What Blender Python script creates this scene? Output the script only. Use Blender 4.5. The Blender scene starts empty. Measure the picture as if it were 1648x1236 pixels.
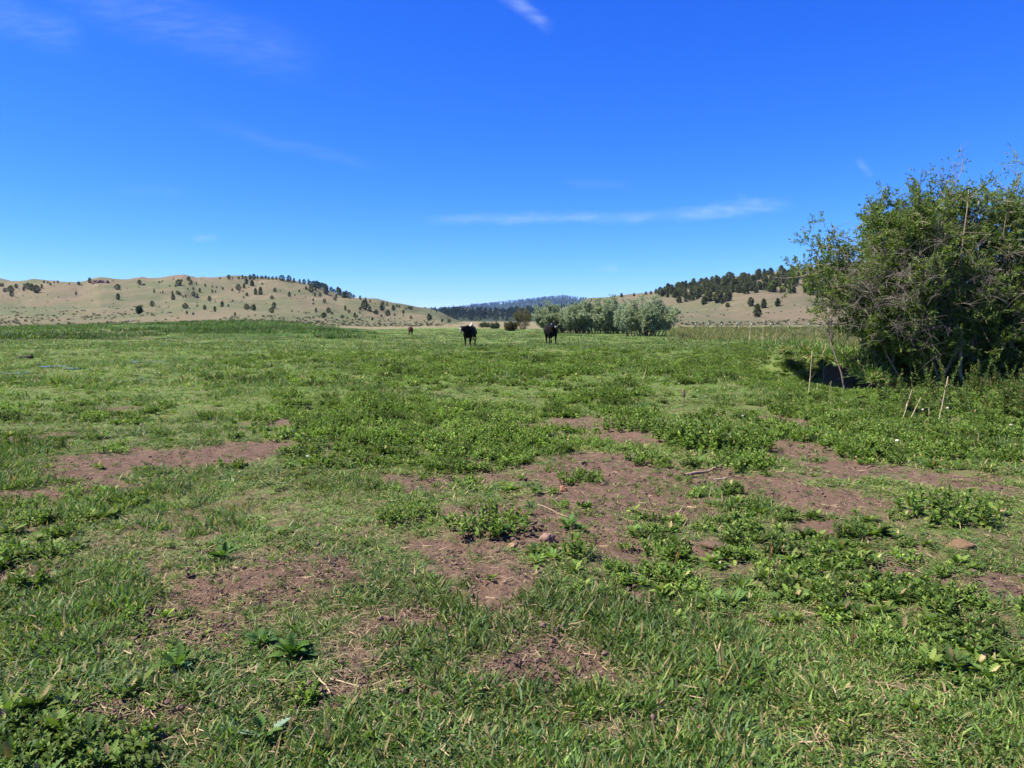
import bpy, bmesh, math, random
import numpy as np
from mathutils import Vector, Matrix

R = math.radians
rng = np.random.default_rng(11)
random.seed(5)
sc = bpy.context.scene
C = sc.collection

# ------------------------------------------------------------------ camera
F = 1190.0            # focal length in photograph pixels (1648 x 1236)
EYE = 1.6
HORIZON = 515.0
PITCH = math.atan((618.0 - HORIZON) / F)
cam_d = bpy.data.cameras.new('camera')
cam = bpy.data.objects.new('camera', cam_d)
C.objects.link(cam)
cam.location = (0, 0, EYE)
cam.rotation_euler = (R(90) - PITCH, 0, 0)
cam_d.sensor_width = 36
cam_d.lens = 36 * F / 1648
cam_d.clip_end = 30000
cam_d.clip_start = 0.05
sc.camera = cam

# ------------------------------------------------------------------ sun, sky, exposure
SUN_AZ, SUN_EL = -98.0, 56.0        # degrees left of the view direction, above the horizon
sd = Vector((math.sin(R(SUN_AZ)) * math.cos(R(SUN_EL)), math.cos(R(SUN_AZ)) * math.cos(R(SUN_EL)), math.sin(R(SUN_EL))))
sun_d = bpy.data.lights.new('sun', 'SUN')
sun = bpy.data.objects.new('sun', sun_d)
C.objects.link(sun)
sun_d.energy = 5.0
sun_d.angle = R(0.53)
sun_d.color = (1.0, 0.95, 0.87)
sun.rotation_euler = (-sd).to_track_quat('-Z', 'Y').to_euler()
sun.location = (-40, 30, 80)

vs = sc.view_settings
vs.view_transform = 'Standard'
vs.look = 'None'
vs.exposure = 1.25
vs.gamma = 1.0
vs.use_curve_mapping = False
sc.cycles.use_denoising = True
sc.cycles.max_bounces = 4
sc.cycles.transparent_max_bounces = 4
sc.cycles.diffuse_bounces = 2
sc.cycles.volume_bounces = 0
sc.cycles.use_adaptive_sampling = True
sc.cycles.adaptive_threshold = 0.02


def pix_dir(u, v):
    x = (u - 824.0) / F
    y = -(v - 618.0) / F
    cp, sp = math.cos(PITCH), math.sin(PITCH)
    return Vector((x, cp + y * sp, y * cp - sp))


def N(nt, kind, **kw):
    n = nt.nodes.new(kind)
    for k, v in kw.items():
        if k == 'inp':
            for i, val in v.items():
                if hasattr(val, 'is_output') or isinstance(val, bpy.types.NodeSocket):
                    nt.links.new(val, n.inputs[i])
                else:
                    n.inputs[i].default_value = val
        else:
            setattr(n, k, v)
    return n


def M(nt, op, a, b=None, c=None, clamp=False):
    n = nt.nodes.new('ShaderNodeMath')
    n.operation = op
    n.use_clamp = clamp
    for i, val in enumerate((a, b, c)):
        if val is None:
            continue
        if isinstance(val, bpy.types.NodeSocket):
            nt.links.new(val, n.inputs[i])
        else:
            n.inputs[i].default_value = val
    return n.outputs[0]


def mix(nt, fac, a, b):
    n = nt.nodes.new('ShaderNodeMix')
    n.data_type = 'RGBA'
    for i, val in ((0, fac), (6, a), (7, b)):
        if isinstance(val, bpy.types.NodeSocket):
            nt.links.new(val, n.inputs[i])
        elif i == 0:
            n.inputs[0].default_value = val
        else:
            n.inputs[i].default_value = (*val, 1)
    return n.outputs[2]


def sstep(nt, x, lo, hi):
    n = nt.nodes.new('ShaderNodeMapRange')
    n.interpolation_type = 'SMOOTHSTEP'
    nt.links.new(x, n.inputs[0])
    n.inputs[1].default_value = lo
    n.inputs[2].default_value = hi
    return n.outputs[0]


def make_world():
    w = bpy.data.worlds.new('World')
    sc.world = w
    w.use_nodes = True
    nt = w.node_tree
    nt.nodes.clear()
    sky = N(nt, 'ShaderNodeTexSky', sky_type='NISHITA', sun_disc=False, sun_elevation=R(SUN_EL), sun_rotation=R(SUN_AZ),
            altitude=1500.0, air_density=0.7, dust_density=0.0, ozone_density=6.0)
    # the camera's deep rendering of a clear mountain sky: a tone curve for each channel over the whole sky
    sp = N(nt, 'ShaderNodeSeparateColor', inp={0: sky.outputs[0]})
    ch = []
    for i, (gain, g) in enumerate(((3.1, 1.85), (1.78, 1.18), (1.75, 0.5))):
        c = M(nt, 'POWER', M(nt, 'MULTIPLY', sp.outputs[i], 0.1), g)
        ch.append(M(nt, 'MULTIPLY', c, gain * 4.2))
    hs = N(nt, 'ShaderNodeCombineColor', inp={0: ch[0], 1: ch[1], 2: ch[2]})
    tc = N(nt, 'ShaderNodeTexCoord')
    sep = N(nt, 'ShaderNodeSeparateXYZ', inp={0: tc.outputs['Generated']})
    dx, dy, dz = sep.outputs
    ys = M(nt, 'MAXIMUM', dy, 0.05)
    X = M(nt, 'DIVIDE', dx, ys)
    Z = M(nt, 'DIVIDE', dz, ys)
    comb = N(nt, 'ShaderNodeCombineXYZ', inp={0: X, 1: Z})
    front = sstep(nt, dy, 0.1, 0.3)
    # thin streaks of high cloud: (pixel ends, half-width, strength, how fibrous)
    streaks = [((660, 354), (1110, 348), 9, 0.20), ((1040, 351), (1275, 327), 11, 0.27), ((1184, 338), (1202, 318), 12, 0.14),
               ((790, -20), (890, 45), 12, 0.22), ((-60, 10), (140, 62), 30, 0.10), ((60, -30), (520, 105), 40, 0.09),
               ((300, 190), (620, 272), 11, 0.05), ((308, 386), (356, 381), 5, 0.17), ((1378, 253), (1404, 282), 7, 0.12),
               ((962, 434), (996, 432), 6, 0.16), ((900, 290), (1020, 300), 8, 0.05), ((180, 305), (300, 312), 9, .04)]
    noise = N(nt, 'ShaderNodeTexNoise', inp={'Vector': comb.outputs[0], 'Scale': 14.0, 'Detail': 5.0, 'Roughness': 0.62})
    wob = M(nt, 'MULTIPLY', M(nt, 'SUBTRACT', noise.outputs[0], 0.5), 0.022)
    Zw = M(nt, 'ADD', Z, wob)
    total = None
    for (a, b, hw, st) in streaks:
        da, db = pix_dir(*a), pix_dir(*b)
        ax, az, bx, bz = da.x / da.y, da.z / da.y, db.x / db.y, db.z / db.y
        L = math.hypot(bx - ax, bz - az)
        ex, ez = (bx - ax) / L, (bz - az) / L
        rx, rz = M(nt, 'SUBTRACT', X, ax), M(nt, 'SUBTRACT', Zw, az)
        t = M(nt, 'DIVIDE', M(nt, 'ADD', M(nt, 'MULTIPLY', rx, ex), M(nt, 'MULTIPLY', rz, ez)), L)
        s = M(nt, 'ABSOLUTE', M(nt, 'SUBTRACT', M(nt, 'MULTIPLY', rx, ez), M(nt, 'MULTIPLY', rz, ex)))
        ends = M(nt, 'MULTIPLY', sstep(nt, t, -0.05, 0.3), M(nt, 'SUBTRACT', 1.0, sstep(nt, t, 0.75, 1.05)))
        side = M(nt, 'SUBTRACT', 1.0, sstep(nt, s, 0.0, hw * 1.5 / F))
        m = M(nt, 'MULTIPLY', M(nt, 'MULTIPLY', ends, side), st)
        total = m if total is None else M(nt, 'MAXIMUM', total, m)
    mp = N(nt, 'ShaderNodeMapping', inp={'Vector': comb.outputs[0], 'Scale': (8, 34, 1), 'Rotation': (0, 0, 0.12)})
    fib = N(nt, 'ShaderNodeTexNoise', inp={'Vector': mp.outputs[0], 'Scale': 3.0, 'Detail': 5.0, 'Roughness': 0.6})
    total = M(nt, 'MULTIPLY', M(nt, 'MULTIPLY', total, front), M(nt, 'MULTIPLY_ADD', sstep(nt, fib.outputs[0], 0.3, 0.75), 0.9, 0.35), clamp=True)
    col = mix(nt, total, hs.outputs[0], (3.2, 4.0, 4.9))
    bg = N(nt, 'ShaderNodeBackground', inp={'Color': col, 'Strength': 0.1})
    out = N(nt, 'ShaderNodeOutputWorld', inp={0: bg.outputs[0]})


make_world()

# ------------------------------------------------------------------ helpers
def hash2(ix, iy, seed):
    h = (ix.astype(np.int64) * 374761393 + iy.astype(np.int64) * 668265263 + seed * 974634777) & 0x7fffffff
    h = ((h ^ (h >> 13)) * 1274126177) & 0x7fffffff
    h = h ^ (h >> 16)
    return (h & 0xffff) / 65535.0


def vnoise(x, y, seed=0):
    x = np.asarray(x, float); y = np.asarray(y, float)
    ix, iy = np.floor(x), np.floor(y)
    fx, fy = x - ix, y - iy
    fx = fx * fx * (3 - 2 * fx); fy = fy * fy * (3 - 2 * fy)
    a, b = hash2(ix, iy, seed), hash2(ix + 1, iy, seed)
    c, d = hash2(ix, iy + 1, seed), hash2(ix + 1, iy + 1, seed)
    return (a * (1 - fx) + b * fx) * (1 - fy) + (c * (1 - fx) + d * fx) * fy


def fbm(x, y, oct=4, seed=0, gain=0.5):
    s = 0; a = 1; t = 0
    for o in range(oct):
        s = s + a * vnoise(np.asarray(x) * 2 ** o + 17.3 * o, np.asarray(y) * 2 ** o - 9.1 * o, seed + o)
        t += a; a *= gain
    return s / t          # 0..1


def ss(x, lo, hi):
    t = np.clip((np.asarray(x, float) - lo) / (hi - lo), 0, 1)
    return t * t * (3 - 2 * t)


def make_mesh(name, verts, tris=None, quads=None, attrs=None, smooth=True):
    me = bpy.data.meshes.new(name)
    verts = np.asarray(verts, np.float32).reshape(-1, 3)
    loops = []; starts = []; pos = 0
    for arr, k in ((tris, 3), (quads, 4)):
        if arr is not None and len(arr):
            arr = np.asarray(arr, np.int32).reshape(-1, k)
            loops.append(arr.ravel())
            starts.append(pos + np.arange(len(arr)) * k)
            pos += arr.size
    me.vertices.add(len(verts))
    me.vertices.foreach_set('co', verts.ravel())
    if loops:
        lp = np.concatenate(loops); st = np.concatenate(starts)
        me.loops.add(len(lp)); me.loops.foreach_set('vertex_index', lp)
        me.polygons.add(len(st)); me.polygons.foreach_set('loop_start', st.astype(np.int32))
    me.update(calc_edges=True)
    if loops:
        me.polygons.foreach_set('use_smooth', np.full(len(me.polygons), smooth))
    for k, v in (attrs or {}).items():
        v = np.asarray(v, np.float32)
        if v.ndim == 1:
            a = me.attributes.new(k, 'FLOAT', 'POINT'); a.data.foreach_set('value', v)
        elif v.shape[1] == 3 and k in ('rot', 'scl'):
            a = me.attributes.new(k, 'FLOAT_VECTOR', 'POINT'); a.data.foreach_set('vector', v.ravel())
        else:
            v4 = np.ones((len(v), 4), np.float32); v4[:, :3] = v[:, :3]
            a = me.attributes.new(k, 'FLOAT_COLOR', 'POINT'); a.data.foreach_set('color', v4.ravel())
    return me


class MB:
    """collects vertices, faces and a vertex colour for one mesh"""
    def __init__(self):
        self.v = []; self.t = []; self.q = []; self.c = []; self.n = 0
        self.mt = []; self.mq = []

    def add(self, v, t=None, q=None, c=(.1, .1, .1), mi=0):
        v = np.asarray(v, float).reshape(-1, 3)
        self.v.append(v)
        c = np.asarray(c, float)
        self.c.append(np.broadcast_to(c, (len(v), 3)) if c.ndim == 1 else c)
        if t is not None and len(t):
            t = np.asarray(t).reshape(-1, 3); self.t.append(t + self.n); self.mt.append(np.full(len(t), mi))
        if q is not None and len(q):
            q = np.asarray(q).reshape(-1, 4); self.q.append(q + self.n); self.mq.append(np.full(len(q), mi))
        self.n += len(v)

    def mesh(self, name, mats=(), smooth=True):
        t = np.concatenate(self.t) if self.t else None
        q = np.concatenate(self.q) if self.q else None
        me = make_mesh(name, np.concatenate(self.v), t, q, {'col': np.concatenate(self.c)}, smooth)
        for m in mats:
            me.materials.append(m)
        if len(mats) > 1:
            me.polygons.foreach_set('material_index', np.concatenate(self.mt + self.mq).astype(np.int32))
        return me


def rot_z(v, a):
    c, s = np.cos(a), np.sin(a)
    return np.stack([v[..., 0] * c - v[..., 1] * s, v[..., 0] * s + v[..., 1] * c, v[..., 2]], -1)


def blades(mb, base, az, lean, length, width, bend, col, nseg=3, mi=0, twist=None):
    """ribbon blades: lean = angle from vertical at the root, bend = extra angle gained to the tip"""
    n = len(base)
    az, lean, length, width, bend = (np.broadcast_to(np.asarray(a, float), (n,)) for a in (az, lean, length, width, bend))
    out = np.stack([np.cos(az), np.sin(az), 0 * az], -1)
    tw = np.zeros(n) if twist is None else twist
    sx = np.stack([-np.sin(az), np.cos(az), 0 * az], -1)
    p = np.array(base, float)
    rows = []
    for s in range(nseg + 1):
        f = s / nseg
        w = width * 0.5 * (0.75 + 0.5 * f if f < 0.5 else 1.0 * (1 - f) * 2 + 0.0)
        ang = lean + bend * f
        up = np.stack([0 * az, 0 * az, np.ones(n)], -1)
        d = out * np.sin(ang)[:, None] + up * np.cos(ang)[:, None]
        nrm = out * np.cos(ang)[:, None] - up * np.sin(ang)[:, None]
        side = sx * np.cos(tw)[:, None] + nrm * np.sin(tw)[:, None]
        if s < nseg:
            rows.append(p - side * w[:, None]); rows.append(p + side * w[:, None])
        else:
            rows.append(p)
        p = p + d * (length / nseg)[:, None]
    k = 2 * nseg + 1
    v = np.stack(rows, 1)
    o = np.arange(n)[:, None] * k
    q = np.concatenate([o + np.array([2 * s, 2 * s + 1, 2 * s + 3, 2 * s + 2]) for s in range(nseg - 1)])
    t = o + np.array([2 * nseg - 2, 2 * nseg - 1, 2 * nseg])
    col = np.asarray(col, float)
    if col.ndim == 1:
        col = np.broadcast_to(col, (n, 3))
    mb.add(v.reshape(-1, 3), t, q, np.repeat(col, k, 0), mi)


def kites(mb, base, az, lean, length, width, col, roll):
    """small pointed leaves, one face each"""
    n = len(base)
    out = np.stack([np.cos(az) * np.sin(lean), np.sin(az) * np.sin(lean), np.cos(lean)], -1)
    sx = np.stack([-np.sin(az), np.cos(az), 0 * az], -1)
    nr = np.cross(out, sx)
    side = sx * np.cos(roll)[:, None] + nr * np.sin(roll)[:, None]
    m = base + out * (length * .42)[:, None]
    v = np.stack([base, m + side * (width * .5)[:, None], base + out * length[:, None], m - side * (width * .5)[:, None]], 1)
    mb.add(v.reshape(-1, 3), None, np.arange(n * 4).reshape(n, 4), np.repeat(col, 4, 0))


def leaves(mb, base, az, lean, length, width, bend, col, prof, fold=0.25, mi=0, roll=None):
    """broad leaves with a midrib and a profile of half-widths from stalk to tip"""
    n = len(base)
    az, lean, length, width, bend = (np.broadcast_to(np.asarray(a, float), (n,)) for a in (az, lean, length, width, bend))
    out = np.stack([np.cos(az), np.sin(az), 0 * az], -1)
    sx = np.stack([-np.sin(az), np.cos(az), 0 * az], -1)
    up = np.stack([0 * az, 0 * az, np.ones(n)], -1)
    rl = np.zeros(n) if roll is None else roll
    S = len(prof)
    p = np.array(base, float)
    rows = []
    for s in range(S):
        f = s / (S - 1)
        ang = lean + bend * f
        d = out * np.sin(ang)[:, None] + up * np.cos(ang)[:, None]
        nr = up * np.sin(ang)[:, None] - out * np.cos(ang)[:, None]
        side = sx * np.cos(rl)[:, None] + nr * np.sin(rl)[:, None]
        w = width * prof[s]
        lift = nr * (w * fold)[:, None]
        rows += [p - side * w[:, None] + lift, p, p + side * w[:, None] + lift]
        p = p + d * (length / (S - 1))[:, None]
    v = np.stack(rows, 1)
    k = 3 * S
    o = np.arange(n)[:, None] * k
    qs = []
    for s in range(S - 1):
        a = 3 * s
        qs.append(o + np.array([a, a + 1, a + 4, a + 3]))
        qs.append(o + np.array([a + 1, a + 2, a + 5, a + 4]))
    col = np.asarray(col, float)
    if col.ndim == 1:
        col = np.broadcast_to(col, (n, 3))
    mb.add(v.reshape(-1, 3), None, np.concatenate(qs), np.repeat(col, k, 0), mi)


def tubes(mb, paths, radii, sides=4, col=(.2, .16, .12), mi=0):
    """paths: (n,K,3), radii: (n,K)"""
    paths = np.asarray(paths, float); radii = np.asarray(radii, float)
    n, K, _ = paths.shape
    tan = np.gradient(paths, axis=1)
    tan /= np.linalg.norm(tan, axis=-1, keepdims=True) + 1e-9
    ref = np.where(np.abs(tan[..., 2:3]) > 0.9, np.array([1., 0, 0]), np.array([0, 0, 1.]))
    a = np.cross(tan, ref); a /= np.linalg.norm(a, axis=-1, keepdims=True) + 1e-9
    b = np.cross(tan, a)
    ph = np.arange(sides) * 2 * np.pi / sides
    ring = paths[:, :, None] + radii[:, :, None, None] * (a[:, :, None] * np.cos(ph)[None, None, :, None] + b[:, :, None] * np.sin(ph)[None, None, :, None])
    v = ring.reshape(-1, 3)
    idx = np.arange(n * K * sides).reshape(n, K, sides)
    i0, i1 = idx[:, :-1], idx[:, 1:]
    q = np.stack([i0, np.roll(i0, -1, 2), np.roll(i1, -1, 2), i1], -1).reshape(-1, 4)
    tips = idx[:, -1]
    t = np.stack([np.repeat(tips[:, :1], sides - 2, 1), tips[:, 1:-1], tips[:, 2:]], -1).reshape(-1, 3)
    col = np.asarray(col, float)
    if col.ndim == 2:
        col = np.repeat(col, K * sides, 0)
    mb.add(v, t, q, col, mi)


def link(name, me, parent=None, loc=None, rz=0.0, s=1.0):
    o = bpy.data.objects.new(name, me)
    C.objects.link(o)
    if parent:
        o.parent = parent
    if loc is not None:
        o.location = loc
    o.rotation_euler = (0, 0, rz)
    o.scale = (s, s, s) if not hasattr(s, '__len__') else s
    return o


def tag(o, label=None, cat=None, group=None, kind=None):
    if label: o['label'] = label
    if cat: o['category'] = cat
    if group: o['group'] = group
    if kind: o['kind'] = kind
    return o


def empty(name, loc, rz=0.0, s=1.0):
    return link(name, None, None, loc, rz, s)


# ------------------------------------------------------------------ materials
def new_mat(name):
    m = bpy.data.materials.new(name)
    m.use_nodes = True
    nt = m.node_tree
    nt.nodes.clear()
    out = nt.nodes.new('ShaderNodeOutputMaterial')
    return m, nt, out


def leaf_mat(name, trans=0.35, rough=0.5, spec=0.35, gain=1.0, tcol=(1.15, 1.25, 0.5)):
    m, nt, out = new_mat(name)
    at = N(nt, 'ShaderNodeAttribute', attribute_name='col')
    it = N(nt, 'ShaderNodeAttribute', attribute_name='tint', attribute_type='INSTANCER')
    k = M(nt, 'MULTIPLY', M(nt, 'ADD', 1.0, it.outputs['Fac']), gain)
    vm = N(nt, 'ShaderNodeVectorMath', operation='SCALE', inp={0: at.outputs['Color'], 'Scale': k})
    pr = N(nt, 'ShaderNodeBsdfPrincipled', inp={'Base Color': vm.outputs[0], 'Roughness': rough, 'Specular IOR Level': spec})
    tv = N(nt, 'ShaderNodeVectorMath', operation='MULTIPLY', inp={0: vm.outputs[0], 1: tcol})
    tr = N(nt, 'ShaderNodeBsdfTranslucent', inp={'Color': tv.outputs[0]})
    mx = N(nt, 'ShaderNodeMixShader', inp={0: trans, 1: pr.outputs[0], 2: tr.outputs[0]})
    nt.links.new(mx.outputs[0], out.inputs[0])
    return m


def solid_mat(name, rough=0.85, spec=0.2, attr=True, color=(.1, .1, .1), noise=0.0, nscale=20.0, bump=0.0):
    m, nt, out = new_mat(name)
    if attr:
        c = N(nt, 'ShaderNodeAttribute', attribute_name='col').outputs['Color']
    else:
        c = N(nt, 'ShaderNodeRGB').outputs[0]
        c.default_value = (*color, 1)
    pr = N(nt, 'ShaderNodeBsdfPrincipled', inp={'Roughness': rough, 'Specular IOR Level': spec})
    if noise:
        tc = N(nt, 'ShaderNodeTexCoord')
        nz = N(nt, 'ShaderNodeTexNoise', inp={'Vector': tc.outputs['Object'], 'Scale': nscale, 'Detail': 5.0, 'Roughness': 0.65})
        k = M(nt, 'MULTIPLY_ADD', nz.outputs[0], 2 * noise, 1 - noise)
        c = N(nt, 'ShaderNodeVectorMath', operation='SCALE', inp={0: c, 'Scale': k}).outputs[0]
        if bump:
            bp = N(nt, 'ShaderNodeBump', inp={'Strength': bump, 'Distance': 0.02, 'Height': nz.outputs[0]})
            nt.links.new(bp.outputs[0], pr.inputs['Normal'])
    nt.links.new(c, pr.inputs['Base Color'])
    nt.links.new(pr.outputs[0], out.inputs[0])
    return m


MAT_GRASS = leaf_mat('grass_blade', 0.36, 0.55, 0.22)
MAT_WEED = leaf_mat('weed_leaf', 0.34, 0.6, 0.16)
MAT_DRY = leaf_mat('dry_straw', 0.15, 0.7, 0.2, tcol=(1, 1, 1))
MAT_WILLOW = leaf_mat('willow_leaf', 0.42, 0.55, 0.2)
MAT_SILVER = leaf_mat('silver_willow_leaf', 0.35, 0.7, 0.15, tcol=(1.05, 1.15, 0.75))
MAT_BARK = solid_mat('bark', 0.9, 0.15, noise=0.35, nscale=30)
MAT_CONIFER = leaf_mat('conifer_needle', 0.30, 0.7, 0.10, tcol=(1, 1, 0.6))
MAT_SOIL = solid_mat('soil_clod', 0.95, 0.1, noise=0.35, nscale=60, bump=0.6)
MAT_ROCK = solid_mat('rock', 0.9, 0.2, noise=0.45, nscale=1.5, bump=0.8)

# ------------------------------------------------------------------ terrain height
def u_of(x, y):
    return 824.0 + F * np.asarray(x, float) / np.maximum(np.asarray(y, float), 1e-3)


def flat(u, v):
    """point of the level meadow seen at a pixel"""
    d = pix_dir(u, v)
    k = -EYE / d.z
    return d.x * k, d.y * k


DIRT_PX = [  # bare patches: pixel centre and half axes of the photograph, turned into ellipses on the ground
    (200, 735, 115, 19), (395, 722, 85, 17), (150, 772, 70, 15), (40, 700, 40, 8),
    (455, 925, 105, 42), (335, 960, 75, 38), (320, 1020, 90, 30),
    (690, 768, 110, 17), (945, 678, 70, 14), (1005, 702, 55, 14), (845, 682, 34, 8),
    (985, 762, 150, 32), (1150, 772, 120, 18), (890, 825, 130, 38), (800, 878, 120, 30), (1060, 812, 90, 26),
    (1290, 728, 60, 14), (1390, 758, 95, 18), (1510, 772, 95, 16), (1262, 680, 34, 8),
    (1340, 812, 80, 24), (1270, 790, 70, 15),
    (800, 955, 52, 45), (735, 905, 60, 28), (960, 880, 60, 24),
    (620, 1082, 90, 34), (560, 1055, 45, 20), (890, 1068, 60, 36), (945, 1095, 50, 20),
    (250, 1175, 62, 42), (700, 1120, 45, 25), (1560, 945, 90, 22), (1440, 925, 60, 13), (1020, 955, 30, 14),
    (20, 790, 50, 14), (40, 925, 40, 14), (1070, 1170, 80, 28), (1130, 880, 40, 14), (450, 673, 45, 6), (755, 733, 22, 7), (185, 655, 26, 4),
    (1330, 850, 60, 12), (640, 1010, 50, 12), (980, 605, 22, 4), (930, 582, 14, 2), (990, 607, 22, 4), (300, 880, 40, 10),
]
DIRT = []
for (u, v, ru, rv) in DIRT_PX:
    cx, cy = flat(u, v)
    _, y1 = flat(u, v - rv)
    _, y0 = flat(u, v + rv)
    DIRT.append((cx, (y0 + y1) / 2, ru / F * math.hypot(cy, EYE), (y1 - y0) / 2))


def dirt_mask(x, y):
    x = np.asarray(x, float); y = np.asarray(y, float)
    wx = x + (fbm(x * 2.2, y * 2.2, 3, 41) - .5) * 0.55
    wy = y + (fbm(x * 2.2, y * 2.2, 3, 57) - .5) * 0.75
    m = np.zeros_like(x)
    for (cx, cy, rx, ry) in DIRT:
        d = np.sqrt(((wx - cx) / rx) ** 2 + ((wy - cy) / ry) ** 2)
        m = np.maximum(m, 1.35 - d)
    fine = fbm(x * 5.0, y * 5.0, 3, 77)
    m = m + (fine - .5) * 0.9
    near = ss(y, 15, 8)
    speck = ss(fbm(x * 2.6, y * 2.6, 4, 91), .60, .70) * near * 0.75
    return np.clip(np.maximum(ss(m, 0.02, 0.45), speck), 0, 1)


# ditch along the willow on the right: centre line (x, y), half width, depth
DITCH = np.array([(10.4, 8.0), (9.7, 11.0), (9.1, 14.5), (8.8, 19.0), (9.3, 24.0), (10.8, 30.0), (12.7, 37.0), (14.5, 42.0), (17.0, 47.0), (20.5, 53.0)])


BANK = 0.5     # how much higher the far bank stands


def ditch_dist(x, y):
    x = np.asarray(x, float); y = np.asarray(y, float)
    best = np.full(x.shape, 1e9); side = np.zeros(x.shape); par = np.zeros(x.shape)
    for i in range(len(DITCH) - 1):
        a, b = DITCH[i], DITCH[i + 1]
        e = b - a; L2 = e @ e
        t = np.clip(((x - a[0]) * e[0] + (y - a[1]) * e[1]) / L2, 0, 1)
        px, py = x - a[0] - t * e[0], y - a[1] - t * e[1]
        d = np.hypot(px, py)
        s = (e[0] * py - e[1] * px) / math.sqrt(L2)
        up = d < best
        best = np.where(up, d, best); side = np.where(up, s, side); par = np.where(up, i + t, par)
    return best, side, par


EDGE_U = [-1500, 0, 100, 200, 300, 400, 450, 520, 600, 700, 800, 900, 1100, 1300, 1700, 3500]
EDGE_Z = [0.1, 0.15, .35, .6, 1.1, 1.45, 1.3, .35, -.25, -.1, -0.2, -0.2, 0.1, .2, .3, .3]


def ground_z(x, y):
    x = np.asarray(x, float); y = np.asarray(y, float)
    d = np.hypot(x, y)
    z = (fbm(x * 0.16, y * 0.16, 3, 3) - .5) * 0.30 * ss(d, 2, 12) * ss(d, 90, 40)
    z = z + (fbm(x * 0.9, y * 0.9, 3, 5) - .5) * 0.10 * ss(d, 60, 20)
    nf = ss(d, 26, 12)
    z = z + (fbm(x * 4.0, y * 4.0, 3, 8) - .5) * 0.055 * nf
    # soil mound and weed rise
    for (u, v, r, h) in ((470, 925, .42, .10), (330, 985, .35, -.03), (1150, 880, .18, .06), (1140, 700, .9, .06), (880, 840, .7, .04)):
        cx, cy = flat(u, v)
        z = z + h * np.exp(-((x - cx) ** 2 + (y - cy) ** 2) / (r * r))
    z = z + 0.16 * np.exp(-((x - 2) ** 2 / 90 + (y - 24) ** 2 / 60))
    z = z - 0.05 * ss(u_of(x, np.maximum(y, 1)), 420, 100) * ss(d, 14, 20) * ss(d, 60, 40)
    # rising edge of the meadow under the hills
    u = u_of(x, np.where(y > 1, y, 1e-3))
    u = np.where(y > 1, u, np.where(x < 0, -1500, 3500))
    e = np.interp(u, EDGE_U, EDGE_Z)
    z = z + e * ss(d, 55, 190)
    dd, side, par = ditch_dist(x, y)
    depth = 1.0 * ss(par, 2.4, 3.3) * ss(par, 6.0, 4.8)
    prof = np.where(side > 0, ss(dd, 1.6, .7), ss(dd, 1.75, 1.55))
    z = z + BANK * (side < 0) * ss(dd, .9, 1.6) * ss(dd, 9, 3) * ss(par, 2.7, 3.6) * ss(par, 6.2, 4.7)
    z = z - .22 * (side > 0) * ss(dd, 6.5, 1.6) * ss(par, 2.0, 3.2) * ss(par, 6.5, 4.5)
    z = z - depth * prof
    return z


def on_ground(u, v, it=6):
    """where the ray through a photograph pixel meets the ground"""
    x, y = flat(u, max(v, 518))
    d = pix_dir(u, v)
    for _ in range(it):
        z = float(ground_z(np.array([x]), np.array([y]))[0])
        k = (z - EYE) / min(d.z, -1e-4)
        k = min(k, 400)
        x, y = d.x * k, d.y * k
    return x, y, float(ground_z(np.array([x]), np.array([y]))[0])


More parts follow.
